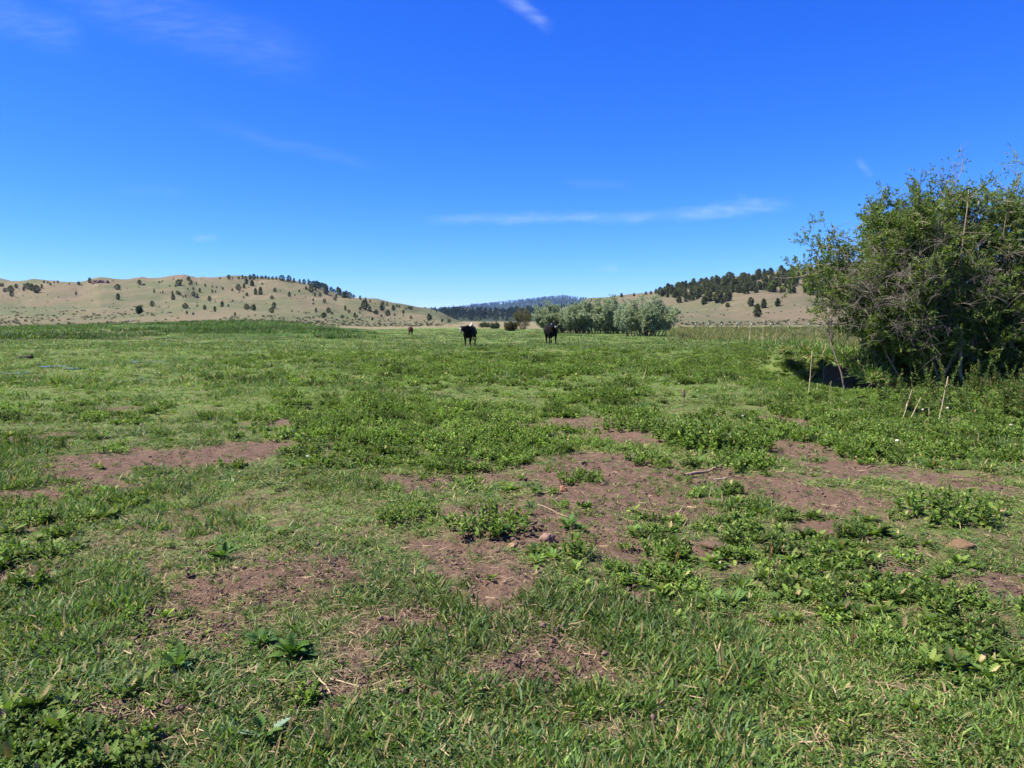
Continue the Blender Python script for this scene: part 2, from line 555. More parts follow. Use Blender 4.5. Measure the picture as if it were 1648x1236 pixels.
# ------------------------------------------------------------------ ground sheet
def ground_material():
    m, nt, out = new_mat('meadow_ground')
    tc = N(nt, 'ShaderNodeTexCoord')
    P = tc.outputs['Object']
    dirt = N(nt, 'ShaderNodeAttribute', attribute_name='dirt').outputs['Fac']
    dry = N(nt, 'ShaderNodeAttribute', attribute_name='dry').outputs['Fac']
    lush = N(nt, 'ShaderNodeAttribute', attribute_name='lush').outputs['Fac']
    n1 = N(nt, 'ShaderNodeTexNoise', inp={'Vector': P, 'Scale': 0.35, 'Detail': 6.0, 'Roughness': 0.65}).outputs[0]
    n2 = N(nt, 'ShaderNodeTexNoise', inp={'Vector': P, 'Scale': 9.0, 'Detail': 6.0, 'Roughness': 0.7}).outputs[0]
    n3 = N(nt, 'ShaderNodeTexNoise', inp={'Vector': P, 'Scale': 70.0, 'Detail': 4.0, 'Roughness': 0.7}).outputs[0]
    n4 = N(nt, 'ShaderNodeTexNoise', inp={'Vector': P, 'Scale': 2.2, 'Detail': 5.0, 'Roughness': 0.7}).outputs[0]
    green = mix(nt, sstep(nt, n1, .35, .68), (0.082, 0.132, 0.023), (0.110, 0.165, 0.035))
    green = mix(nt, sstep(nt, n4, .38, .70), green, (0.125, 0.145, 0.048))
    green = mix(nt, M(nt, 'MULTIPLY', sstep(nt, n2, .55, .75), .55), green, (0.032, 0.062, 0.014))
    green = mix(nt, lush, green, (0.040, 0.088, 0.016))
    soil = mix(nt, sstep(nt, n2, .3, .7), (0.100, 0.063, 0.042), (0.158, 0.103, 0.071))
    soil = mix(nt, sstep(nt, n3, .42, .7), soil, (0.132, 0.081, 0.052))
    soil = mix(nt, M(nt, 'MULTIPLY', sstep(nt, n3, .66, .74), .5), soil, (0.20, 0.135, 0.095))
    tan_ = mix(nt, sstep(nt, n1, .35, .65), (0.190, 0.145, 0.082), (0.135, 0.128, 0.060))
    tan_ = mix(nt, M(nt, 'MULTIPLY', sstep(nt, n4, .5, .7), .6), tan_, (0.25, 0.20, 0.12))
    c = mix(nt, dirt, green, soil)
    c = mix(nt, dry, c, tan_)
    h = M(nt, 'ADD', M(nt, 'MULTIPLY', n2, 1.0), M(nt, 'MULTIPLY', n3, 0.45))
    bp = N(nt, 'ShaderNodeBump', inp={'Strength': 0.9, 'Distance': 0.045, 'Height': h})
    pr = N(nt, 'ShaderNodeBsdfPrincipled', inp={'Base Color': c, 'Roughness': 0.95, 'Specular IOR Level': 0.1, 'Normal': bp.outputs[0]})
    nt.links.new(pr.outputs[0], out.inputs[0])
    return m


def meadow_edge(u):
    """distance at which the green meadow gives way to dry grass"""
    return np.interp(u, [-500, 0, 400, 600, 730, 860, 1100, 1700, 2500], [175, 175, 190, 140, 165, 150, 170, 170, 170])


def build_ground():
    th = np.concatenate([np.arange(-180, -48, 6.0), np.arange(-48, 48, 0.27), np.arange(48, 180, 6.0)])
    th = np.deg2rad(th)
    r = [0.4, 0.8, 1.3]
    while r[-1] < 30: r.append(r[-1] * 1.0085)
    while r[-1] < 6400: r.append(r[-1] * 1.045)
    r = np.array(r)
    RR, TT = np.meshgrid(r, th, indexing='ij')
    x, y = RR * np.sin(TT), RR * np.cos(TT)
    z = ground_z(x, y)
    dm = dirt_mask(x, y)
    nearf = ss(RR, 14, 7)
    z = z + (fbm(x * 18, y * 18, 3, 23) - .5) * 0.050 * nearf * (0.3 + dm) - 0.015 * dm * nearf - .035 * ss(vnoise(x * 6.5, y * 6.5, 29), .72, .88) * dm * nearf
    u = np.where(y > 1, u_of(x, np.maximum(y, 1)), -500)
    edge = meadow_edge(u) * (0.9 + 0.2 * fbm(x * .05, y * .05, 3, 31))
    dry = ss(RR / edge, 0.93, 1.05)
    far_r = ss(u, 1060, 1100) * ss(RR, 52, 68) * ss(RR, 150, 120) * .35     # rank yellow grass right
    lush = np.zeros_like(x)
    marsh = ss(u, 640, 560) * ss(RR, 62, 70) * (y > 0)
    lush = np.maximum(lush, marsh * ss(fbm(x * .08, y * .03, 3, 61), .35, .5))
    md = marsh * ss(fbm(x * .06, y * .12, 3, 66), .55, .62) * ss(RR, 120, 95)
    dd, side, par = ditch_dist(x, y)
    dm = np.maximum(dm, md * .8)
    dm = np.maximum(dm, ss(dd, 1.1, .8) * (side < 0) * ss(par, 2.6, 3.2) * ss(par, 4.8, 4.2))
    dm = np.maximum(dm, .72 * ss(RR, 16, 6) * ss(fbm(x * 3, y * 3, 2, 88), .25, .55))
    nv = x.size
    nr, nt_ = x.shape
    idx = np.arange(nv).reshape(nr, nt_)
    a, b = idx[:-1], idx[1:]
    q = np.stack([a, np.roll(a, -1, 1), np.roll(b, -1, 1), b], -1).reshape(-1, 4)[:, ::-1]
    v = np.stack([x, y, z], -1).reshape(-1, 3)
    v = np.vstack([v, [[0, 0, float(ground_z(np.array([0.]), np.array([0.]))[0])]]])
    t = np.stack([np.full(nt_, nv), np.roll(idx[0], -1), idx[0]], -1)
    app = lambda k: np.append(k.ravel(), 0)
    me = make_mesh('ground', v, t, q, {'dirt': app(dm), 'dry': np.clip(app(np.maximum(dry, far_r)), 0, 1), 'lush': app(lush)})
    me.materials.append(ground_material())
    o = link('ground', me)
    tag(o, kind='structure')


build_ground()


def creek_bank():
    """undercut far bank of the ditch: overhanging sod over a hollow of bare earth"""
    pr = np.arange(2.9, 5.6, .025)
    tp_ = ss(pr, 2.9, 3.5) * ss(pr, 5.6, 4.6)
    i = pr.astype(int); f = (pr - i)[:, None]
    c = DITCH[i] * (1 - f) + DITCH[i + 1] * f
    e = np.gradient(c, axis=0); e /= np.linalg.norm(e, axis=1, keepdims=True)
    nr = np.stack([e[:, 1], -e[:, 0]], -1)
    far = c + nr * 2.3
    zg = ground_z(far[:, 0], far[:, 1])
    w1 = (fbm(pr * 3.1, pr * 0, 4, 171) - .5); w2 = (fbm(pr * 5.3, pr * 0 + 4, 3, 172) - .5)
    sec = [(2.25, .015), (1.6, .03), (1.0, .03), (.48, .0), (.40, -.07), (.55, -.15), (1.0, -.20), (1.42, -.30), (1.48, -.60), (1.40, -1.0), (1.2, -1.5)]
    rows = []
    for k, (o, dz) in enumerate(sec):
        oo = o + (w1 * .7 if 3 <= k <= 5 else w1 * .15) + w2 * .12
        oo = 2.25 - (2.25 - oo) * tp_
        if k == 0: oo = np.full_like(pr, o)
        p = c + nr * oo[:, None]
        rows.append(np.stack([p[:, 0], p[:, 1], zg + dz * (tp_ if k > 3 else 1) - (0 if k == 0 else .05 * (1 - tp_)) + ((w2 * .18 + w1 * .12) * tp_ if k else 0)], -1))
    v = np.stack(rows, 1)
    idx = np.arange(v.shape[0] * v.shape[1]).reshape(v.shape[:2])
    q = np.stack([idx[:-1, :-1], idx[1:, :-1], idx[1:, 1:], idx[:-1, 1:]], -1).reshape(-1, 4)
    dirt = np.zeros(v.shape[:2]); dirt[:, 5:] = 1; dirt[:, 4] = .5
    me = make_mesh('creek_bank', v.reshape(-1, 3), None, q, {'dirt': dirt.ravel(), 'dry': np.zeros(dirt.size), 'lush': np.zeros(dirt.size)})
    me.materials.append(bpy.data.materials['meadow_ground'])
    me.materials.append(solid_mat('shade_dark_earth', .8, .2, False, (.030, .021, .015), .45, 6, .8))  # earth colour darkened to paint in the shade of the hollow
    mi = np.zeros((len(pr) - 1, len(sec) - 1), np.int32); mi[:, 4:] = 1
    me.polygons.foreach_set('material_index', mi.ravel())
    tag(link('creek_bank', me), kind='structure')
    return c, nr, zg


BANK_C, BANK_N, BANK_Z = creek_bank()

# ------------------------------------------------------------------ hills
def hill_material(name, c1, c2, c3, scale=0.02, dark=0.0):
    m, nt, out = new_mat(name)
    tc = N(nt, 'ShaderNodeTexCoord')
    mp = N(nt, 'ShaderNodeMapping', inp={'Vector': tc.outputs['Object'], 'Scale': (1, 0.55, 2.5)})
    P = mp.outputs[0]
    n1 = N(nt, 'ShaderNodeTexNoise', inp={'Vector': P, 'Scale': scale, 'Detail': 7.0, 'Roughness': 0.6}).outputs[0]
    n2 = N(nt, 'ShaderNodeTexNoise', inp={'Vector': P, 'Scale': scale * 5, 'Detail': 6.0, 'Roughness': 0.7}).outputs[0]
    n3 = N(nt, 'ShaderNodeTexNoise', inp={'Vector': tc.outputs['Object'], 'Scale': scale * 40, 'Detail': 4.0, 'Roughness': 0.75}).outputs[0]
    c = mix(nt, sstep(nt, n1, .36, .62), c1, c2)
    c = mix(nt, M(nt, 'MULTIPLY', sstep(nt, n2, .5, .68), .75), c, c3)
    c = mix(nt, M(nt, 'MULTIPLY', sstep(nt, n3, .50, .72), .7), c, tuple(0.5 * k for k in c2))
    bp = N(nt, 'ShaderNodeBump', inp={'Strength': 0.6, 'Distance': 0.6, 'Height': n3})
    pr = N(nt, 'ShaderNodeBsdfPrincipled', inp={'Base Color': c, 'Roughness': 0.95, 'Specular IOR Level': 0.05, 'Normal': bp.outputs[0]})
    nt.links.new(pr.outputs[0], out.inputs[0])
    return m


class Hill:
    """a ridge: silhouette given by photograph pixels, built at its own distance with foot, slope and back"""
    def __init__(self, name, sil, d_foot, d_ridge, d_back, mat, knee=(0.32, 0.12), amp=1.0, seed=1, step=2.0, nr=60, foot_y=None):
        self.d0, self.d1, self.d2 = d_foot, d_ridge, d_back
        self.su = [p[0] for p in sil]; self.sv = [p[1] for p in sil]
        self.knee, self.amp, self.seed = knee, amp, seed
        us = np.arange(self.su[0], self.su[-1] + step, step)
        rr = np.concatenate([np.linspace(d_foot, d_ridge, nr), np.linspace(d_ridge, d_back, nr // 3)[1:]])
        U, D = np.meshgrid(us, rr, indexing='ij')
        x = (U - 824) / F * D
        z = self.z(U, D)
        v = np.stack([x, D, z], -1)
        idx = np.arange(U.size).reshape(U.shape)
        q = np.stack([idx[:-1, :-1], idx[1:, :-1], idx[1:, 1:], idx[:-1, 1:]], -1).reshape(-1, 4)
        me = make_mesh(name, v.reshape(-1, 3), None, q)
        me.materials.append(mat)
        self.ob = tag(link(name, me), kind='structure')

    def top(self, u):
        v = np.interp(u, self.su, self.sv)
        return EYE + self.d1 * (HORIZON - v) / F

    def z(self, u, d):
        """d is depth along the view axis"""
        u = np.asarray(u, float); d = np.asarray(d, float)
        x = (u - 824) / F * d
        t = (d - self.d0) / (self.d1 - self.d0)
        kx, ky = self.knee
        tc = np.clip(t, 0, 1)
        up = np.clip((tc - kx) / (1 - kx), 0, 1)
        s = ky * np.minimum(tc / kx, 1) + (1 - ky) * (0.55 * np.sin(up * np.pi / 2) + .45 * (up * up * (3 - 2 * up)))
        s = s * 1.0
        down = ss(t, 1.0, (self.d2 - self.d0) / (self.d1 - self.d0))
        H = self.top(u)
        g = ground_z(x, np.minimum(d, 230))
        base = g - 0.6
        z = base + (H - base) * s - down * (H - base) * 1.05
        sc_ = self.d1
        nz = (fbm(x / sc_ * 14, d / sc_ * 10, 4, self.seed) - .5) * sc_ * 0.012 * self.amp
        z = z + nz * ss(s, 0.05, 0.3) * (1 - ss(t, .8, 1.0) * .8)
        return z

    def place(self, u, v):
        """point on the near slope seen at a pixel; on the ridge when the pixel is at or above the skyline"""
        ds = np.linspace(self.d0 + 2, self.d1, 240)
        z = self.z(np.full_like(ds, u), ds)
        vv = HORIZON + (EYE - z) / ds * F
        vv = np.minimum.accumulate(vv)
        k = int(np.searchsorted(-vv, -v))
        k = min(max(k, 0), len(ds) - 1)
        return ((u - 824) / F * ds[k], ds[k], float(z[k]))


MAT_HILL = hill_material('dry_hillside', (0.150, 0.120, 0.070), (0.098, 0.108, 0.050), (0.185, 0.142, 0.086), 0.022)
MAT_HILL_R = hill_material('dry_hillside_right', (0.142, 0.110, 0.066), (0.100, 0.098, 0.052), (0.17, 0.130, 0.080), 0.025)
MAT_RIDGE = hill_material('pale_ridge', (0.26, 0.21, 0.14), (0.20, 0.18, 0.11), (0.22, 0.19, 0.14), 0.008)
MAT_FOREST = hill_material('forest_floor', (0.05, 0.062, 0.030), (0.035, 0.05, 0.024), (0.07, 0.075, 0.04), 0.01)
MAT_FARHILL = hill_material('grassy_far_hill', (0.16, 0.15, 0.085), (0.12, 0.12, 0.07), (0.19, 0.16, 0.10), 0.01)

left_hill = Hill('hill', [(-420, 475), (-200, 466), (0, 460), (60, 457), (130, 459), (150, 456), (165, 453), (200, 456), (262, 456), (300, 450), (322, 453), (372, 450), (450, 451.5),
                          (480, 456), (512, 463), (545, 474), (590, 485.5), (640, 494.5), (690, 500), (708, 505), (732, 517), (748, 524)],
                 190, 620, 860, MAT_HILL, (0.36, 0.22), 1.7, 5)
right_hill = Hill('hill', [(880, 524), (905, 510), (945, 487), (965, 484), (1000, 479), (1040, 474), (1080, 466), (1140, 454), (1200, 446), (1260, 438), (1330, 430), (1450, 424), (1600, 426), (1800, 440), (2100, 470)],
                  185, 600, 850, MAT_HILL_R, (0.34, 0.16), 1.5, 9)
west_hill = Hill('hill', [(-420, 405), (-200, 425), (0, 447), (20, 452), (42, 459.5), (70, 464), (120, 475)], 640, 1000, 1300, MAT_FARHILL, (0.2, 0.1), .5, 13)
forest_hill = Hill('hill', [(640, 510), (690, 507), (730, 506), (790, 507), (840, 504), (900, 500), (960, 500), (1060, 505)], 800, 1350, 1600, MAT_FOREST, (0.1, 0.02), .3, 15)
pale_ridge = Hill('hill', [(640, 506), (690, 502), (725, 498.5), (757, 495.5), (785, 498), (812, 502), (850, 506), (900, 510)], 1700, 2300, 2700, MAT_RIDGE, (0.2, 0.1), .4, 17)
mountain = Hill('mountain', [(560, 506), (640, 504), (690, 503), (720, 500), (760, 495), (800, 491.5), (850, 486), (880, 482), (905, 480), (930, 483), (960, 486), (1000, 491), (1100, 500), (1200, 506)],
                3400, 5000, 6000, MAT_FOREST, (0.2, 0.1), .5, 19)

# ------------------------------------------------------------------ scatter of countless small plants
def variants(cname, meshes):
    col = bpy.data.collections.new(cname)
    for i, me in enumerate(meshes):
        o = bpy.data.objects.new(me.name, me)
        col.objects.link(o)
    return col


def scatter(name, pts, rot, scl, idx, tint, col, mat=None):
    n = len(pts)
    scl = np.asarray(scl, float)
    if scl.ndim == 1:
        scl = np.repeat(scl[:, None], 3, 1)
    me = make_mesh(name, pts, None, None, {'rot': rot, 'scl': scl, 'tint': tint})
    a = me.attributes.new('vidx', 'INT', 'POINT')
    a.data.foreach_set('value', np.asarray(idx, np.int32))
    if mat:
        me.materials.append(mat)
    o = link(name, me)
    g = bpy.data.node_groups.new(name + '_scatter', 'GeometryNodeTree')
    g.interface.new_socket('Geometry', in_out='INPUT', socket_type='NodeSocketGeometry')
    g.interface.new_socket('Geometry', in_out='OUTPUT', socket_type='NodeSocketGeometry')
    gi = g.nodes.new('NodeGroupInput'); go = g.nodes.new('NodeGroupOutput')
    ip = g.nodes.new('GeometryNodeInstanceOnPoints')
    ci = g.nodes.new('GeometryNodeCollectionInfo')
    ci.inputs['Collection'].default_value = col
    ci.inputs['Separate Children'].default_value = True
    ci.inputs['Reset Children'].default_value = True

    def at(nm, ty):
        k = g.nodes.new('GeometryNodeInputNamedAttribute')
        k.data_type = ty
        k.inputs['Name'].default_value = nm
        return [s for s in k.outputs if s.enabled][0]
    e2r = g.nodes.new('FunctionNodeEulerToRotation')
    L = g.links.new
    L(at('rot', 'FLOAT_VECTOR'), e2r.inputs[0])
    L(gi.outputs[0], ip.inputs['Points'])
    L(ci.outputs[0], ip.inputs['Instance'])
    ip.inputs['Pick Instance'].default_value = True
    L(at('vidx', 'INT'), ip.inputs['Instance Index'])
    L(e2r.outputs[0], ip.inputs['Rotation'])
    L(at('scl', 'FLOAT_VECTOR'), ip.inputs['Scale'])
    L(ip.outputs[0], go.inputs[0])
    md = o.modifiers.new('scatter', 'NODES')
    md.node_group = g
    tag(o, kind='stuff')
    return o


def sector(n, r0, r1, u0=-160, u1=1808, pw=1.0):
    """random points of the ground between two distances, across a span of view"""
    k = rng.random(n)
    r = np.sqrt(r0 * r0 + (r1 * r1 - r0 * r0) * k) if pw == 2 else r0 * (r1 / r0) ** k
    u = u0 + (u1 - u0) * rng.random(n)
    return (u - 824) / F * r, r


def rz_only(n, tilt=0.12):
    return np.stack([rng.normal(0, tilt, n), rng.normal(0, tilt, n), rng.random(n) * 6.283], -1)


GREENS = np.array([(0.092, 0.160, 0.027), (0.126, 0.198, 0.034), (0.060, 0.112, 0.025), (0.178, 0.236, 0.052), (0.088, 0.145, 0.050)])


def green_cols(n, dry=0.1, pal=GREENS):
    c = pal[rng.integers(0, len(pal), n)] * (0.7 + 0.6 * rng.random((n, 1)))
    d = rng.random(n) < dry
    c[d] = np.array([0.36, 0.27, 0.13]) * (0.6 + .6 * rng.random((d.sum(), 1)))
    return c


def tuft(name, n, rad, l0, l1, w0, w1, lean0, lean1, dry=0.1, nseg=3, pal=GREENS, bend=0.9):
    mb = MB()
    a = rng.random(n) * 6.283
    rr = rad * np.sqrt(rng.random(n))
    base = np.stack([rr * np.cos(a), rr * np.sin(a), np.full(n, -0.006)], -1)
    az = rng.random(n) * 6.283
    blades(mb, base, az, rng.uniform(lean0, lean1, n), rng.uniform(l0, l1, n), rng.uniform(w0, w1, n), rng.uniform(-.1, bend, n), green_cols(n, dry, pal), nseg, twist=rng.normal(0, .5, n))
    return mb.mesh(name, [MAT_GRASS], smooth=True)


tuft_col = variants('grass_tufts', [tuft('tuft_a%d' % i, 26, .085, .02, .085, .004, .010, .5, 1.55, .20) for i in range(5)]
                    + [tuft('tuft_b%d' % i, 20, .055, .04, .11, .005, .011, .4, 1.3, .12) for i in range(4)]
                    + [tuft('tuft_c%d' % i, 30, .10, .02, .05, .003, .006, .6, 1.45, .18) for i in range(3)])


def grass_layers():
    # near pasture
    P_, R_, S_, I_, T_ = [], [], [], [], []
    for (n, r0, r1, smin, smax) in ((30000, 2.1, 7.0, .75, 1.25), (34000, 7.0, 18.0, .9, 1.7), (34000, 18.0, 52.0, 1.4, 2.9)):
        x, y = sector(n, r0, r1)
        dm = dirt_mask(x, y)
        dd, side, par = ditch_dist(x, y)
        keep = (rng.random(n) > dm * 0.82) & ((dd > 1.5) | (par < 2.8) | (par > 4.7) | (side > -.1))
        vein = fbm(x * 1.3, y * 1.3, 3, 123)
        keep &= rng.random(n) < 0.12 + 1.05 * vein
        x, y, dm = x[keep], y[keep], dm[keep]
        m = len(x)
        hgt = 0.42 + 0.75 * ss(fbm(x * .8, y * .8, 3, 130), .35, .75)
        s = rng.uniform(smin, smax, m) * (1 - .55 * dm)
        P_.append(np.stack([x, y, ground_z(x, y)], -1)); R_.append(rz_only(m, .15))
        S_.append(np.stack([s, s, s * hgt], -1))
        kind = fbm(x * .6, y * .6, 2, 140)
        I_.append(np.where(kind < .45, rng.integers(0, 5, m), np.where(kind < .56, rng.integers(5, 9, m), rng.integers(0, 12, m))))
        T_.append(rng.normal(0, .14, m) + (fbm(x * .5, y * .5, 3, 150) - .5) * .7)
    cat = lambda L: np.concatenate(L)
    scatter('pasture_grass', cat(P_), cat(R_), cat(S_), cat(I_), cat(T_), tuft_col)


grass_layers()

# broadleaf weeds
SERR = np.array([.05, .10, .42, .22, .62, .30, .78, .36, .80, .34, .62, .26, .40, .12, .0])
SMOOTHL = np.array([.12, .45, .85, 1.0, .85, .5, .0])
WEEDS = np.array([(0.104, 0.172, 0.027), (0.135, 0.206, 0.034), (0.074, 0.132, 0.027), (0.176, 0.235, 0.046)])


def rosette(name, n, l0, l1, wr, lean0, lean1, prof=SERR, extra=0, pal=WEEDS):
    mb = MB()
    az = np.arange(n) * 2.399 + rng.normal(0, .3, n)
    f = np.arange(n) / n
    L = rng.uniform(l0, l1, n) * (1.05 - .45 * f)
    base = np.stack([.012 * np.cos(az), .012 * np.sin(az), np.full(n, .0) + .03 * f], -1)
    leaves(mb, base, az, lean1 + (lean0 - lean1) * f + rng.normal(0, .12, n), L, L * wr, rng.uniform(.2, .9, n), green_cols(n, .02, pal), prof, .28, roll=rng.normal(0, .25, n))
    if extra:
        a2 = rng.random(extra) * 6.283
        blades(mb, np.stack([.05 * np.cos(a2), .05 * np.sin(a2), 0 * a2], -1), a2, rng.uniform(.2, .9, extra), rng.uniform(.06, .16, extra), .007, .6, green_cols(extra, .1))
    return mb.mesh(name, [MAT_WEED])


def bushy(name, stems, h, rad, leaf, pal=WEEDS, per=16, wr=.36, prof=SERR[::2]):
    mb = MB()
    for s in range(stems):
        a = random.random() * 6.283; r = rad * math.sqrt(random.random())
        b = np.array([r * math.cos(a), r * math.sin(a), 0])
        lean = np.array([math.cos(a), math.sin(a), 0]) * random.uniform(.1, .5)
        hh = h * random.uniform(.6, 1.1) * (1 - .45 * (r / rad) ** 2)
        t = np.linspace(0.1, 1, per)
        pos = b + t[:, None] * (lean * hh + np.array([0, 0, hh]))
        tubes(mb, np.stack([b - [0, 0, .02], b + .5 * (lean * hh + np.array([0, 0, hh])), pos[-1]])[None], np.array([[.006, .004, .002]]), 3, (.09, .12, .04))
        az = np.arange(per) * 2.399 + random.random() * 6
        L = leaf * (1.15 - .6 * t) * rng.uniform(.7, 1.25, per)
        leaves(mb, pos, az, 1.25 - .75 * t + rng.normal(0, .2, per), L, L * wr, rng.uniform(.1, .8, per), green_cols(per, .015, pal), prof, .25, roll=rng.normal(0, .4, per))
    return mb.mesh(name, [MAT_WEED])


weed_col = variants('weed_kinds', [rosette('weed_a%d' % i, 18, .09, .17, .28, .3, 1.35) for i in range(3)]
                    + [bushy('weed_b%d' % i, 12, .15, .13, .055, per=14, wr=.30) for i in range(3)]
                    + [bushy('weed_c%d' % i, 18, .20, .22, .065, per=15, wr=.28) for i in range(3)]
                    + [rosette('weed_d%d' % i, 22, .05, .10, .42, .4, 1.4, SMOOTHL, 4) for i in range(2)])


def weed_patch(x, y):
    u = u_of(x, y)
    c = fbm(x * .55, y * .45, 4, 210)
    mid = ss(y, 7, 10) * ss(y, 46, 30)
    cen = ss(u, 250, 560) * (1 - .0 * ss(u, 1450, 1640))
    # the left of the middle distance is grazed short
    return (.06 + .55 * ss(c, .36, .70)) * mid * np.maximum(cen, .3 * ss(y, 22, 12)) + ss(c, .52, .66) * ss(y, 10, 6) * .6


def weeds():
    P_, R_, S_, I_, T_ = [], [], [], [], []
    for (n, r0, r1, s0, s1) in ((5200, 2.3, 8.0, .4, .85), (14000, 8.0, 19.0, .4, 1.0), (26000, 19.0, 44.0, .5, 1.2)):
        x, y = sector(n, r0, r1)
        dm = dirt_mask(x, y)
        dd, side, par = ditch_dist(x, y)
        k = (rng.random(n) < weed_patch(x, y)) & (rng.random(n) > dm * 1.1) & ((dd > 1.5) | (par < 2.8) | (par > 4.7) | (side > -.1))
        x, y = x[k], y[k]; m = len(x)
        P_.append(np.stack([x, y, ground_z(x, y)], -1)); R_.append(rz_only(m, .1))
        s = rng.uniform(s0, s1, m)
        S_.append(np.stack([s, s, s * rng.uniform(.7, 1.15, m)], -1))
        I_.append(np.where(y < 8, rng.choice([0, 1, 2, 3, 4], m), rng.choice([0, 1, 3, 4, 5, 6, 7, 8, 9], m)))
        T_.append(rng.normal(-.02, .25, m) + (fbm(x * .4, y * .4, 2, 250) - .5) * .6)
    # weeds along both rims of the ditch
    n = 2600
    t = rng.random(n) * (len(DITCH) - 1.02); i = t.astype(int); f = t - i
    c = DITCH[i] * (1 - f)[:, None] + DITCH[i + 1] * f[:, None]
    e = DITCH[i + 1] - DITCH[i]; e /= np.linalg.norm(e, axis=1, keepdims=True)
    nrm = np.stack([-e[:, 1], e[:, 0]], -1)
    left = rng.random(n) < .6
    off = np.where(left, rng.uniform(.5, 3.0, n), -rng.uniform(1.9, 3.6, n))
    xy = c + nrm * off[:, None]
    x, y = xy[:, 0], xy[:, 1]
    P_.append(np.stack([x, y, ground_z(x, y)], -1)); R_.append(rz_only(n, .1))
    s = rng.uniform(.4, .85, n)
    S_.append(np.stack([s, s, s * rng.uniform(.7, 1.1, n)], -1)); I_.append(rng.integers(3, 9, n)); T_.append(rng.normal(.05, .2, n))
    cat = np.concatenate
    scatter('low_weeds', cat(P_), cat(R_), cat(S_), cat(I_), cat(T_), weed_col)


weeds()

# straw litter, crumbs of soil
def litter_mesh(name, n, rad):
    mb = MB()
    b = np.stack([rng.uniform(-rad, rad, n), rng.uniform(-rad, rad, n), rng.uniform(.001, .012, n)], -1)
    col = np.array([.34, .25, .135]) * (0.4 + .75 * rng.random((n, 1))) * np.array([1, 1, 1])
    blades(mb, b, rng.random(n) * 6.28, rng.uniform(1.3, 1.6, n), rng.uniform(.015, .075, n), rng.uniform(.0015, .005, n), rng.normal(0, .25, n), col, 3, twist=rng.normal(0, .5, n))
    return mb.mesh(name, [MAT_DRY])


def blob(mb, n_seg, size, seed, col, c=(0, 0, 0), amp=.5):
    bm = bmesh.new()
    bmesh.ops.create_icosphere(bm, subdivisions=n_seg, radius=1.0)
    v = np.array([q.co[:] for q in bm.verts]); t = np.array([[k.index for k in f.verts] for f in bm.faces])
    bm.free()
    d = 1 + amp * (fbm(v[:, 0] * 1.3 + seed * 3.1, v[:, 1] * 1.3 + v[:, 2] * 1.7, 3, seed) - .5) * 1.6
    v = v * d[:, None] * np.asarray(size) + np.asarray(c)
    mb.add(v, t, None, col)


def crumb_mesh(name, n, rad, s0, s1):
    mb = MB()
    for i in range(n):
        s = random.uniform(s0, s1)
        k = random.uniform(.75, 1.25)
        blob(mb, 1, (s, s * random.uniform(.7, 1.2), s * .75), random.randint(0, 999), np.array([.125, .08, .06]) * k, (random.uniform(-rad, rad), random.uniform(-rad, rad), s * .2), .8)
    return mb.mesh(name, [MAT_SOIL], smooth=False)


def ground_bits():
    lit = variants('litter_bits', [litter_mesh('litter_%d' % i, 10, .14) for i in range(6)])
    n = 9000
    x, y = sector(n, 2.2, 16)
    dm = dirt_mask(x, y)
    k = rng.random(n) < .38 + .3 * ss(dm, .05, .5) * ss(fbm(x * 1.5, y * 1.5, 3, 320), .3, .6)
    x, y = x[k], y[k]; m = len(x)
    scatter('straw_litter', np.stack([x, y, ground_z(x, y) + .004], -1), rz_only(m, .05), rng.uniform(.7, 1.5, m), rng.integers(0, 6, m), rng.normal(0, .2, m), lit)
    cr = variants('soil_bits', [crumb_mesh('crumb_%d' % i, 14, .11, .002, .008) for i in range(4)] + [crumb_mesh('crumb_big_%d' % i, 3, .10, .007, .016) for i in range(2)])
    n = 7000
    x, y = sector(n, 2.2, 11)
    dm = dirt_mask(x, y)
    k = rng.random(n) < ss(dm, .7, .98) * .75
    x, y = x[k], y[k]; m = len(x)
    scatter('soil_crumbs', np.stack([x, y, ground_z(x, y) - .012], -1), rz_only(m, .3), rng.uniform(.7, 1.5, m), rng.integers(0, 6, m), rng.normal(0, .15, m), cr)


ground_bits()


def seed_heads():
    def head(name, c):
        mb = MB()
        blob(mb, 1, (.02, .02, .018), 3, c, (0, 0, .09), .3)
        blades(mb, np.zeros((1, 3)), [0.], [.05], [.09], [.004], [.1], np.array([[.12, .15, .05]]), 2)
        return mb.mesh(name, [MAT_DRY], smooth=False)
    col = variants('seed_head_kinds', [head('head_0', (.5, .47, .36)), head('head_1', (.62, .55, .25)), head('head_2', (.5, .48, .42))])
    n = 170
    x, y = sector(n, 7, 75)
    k = dirt_mask(x, y) < .2
    x, y = x[k], y[k]; n = len(x)
    scatter('pale_seed_heads', np.stack([x, y, ground_z(x, y)], -1), rz_only(n, .3), rng.uniform(.5, 1.3, n), rng.integers(0, 3, n), rng.normal(0, .15, n), col)


seed_heads()


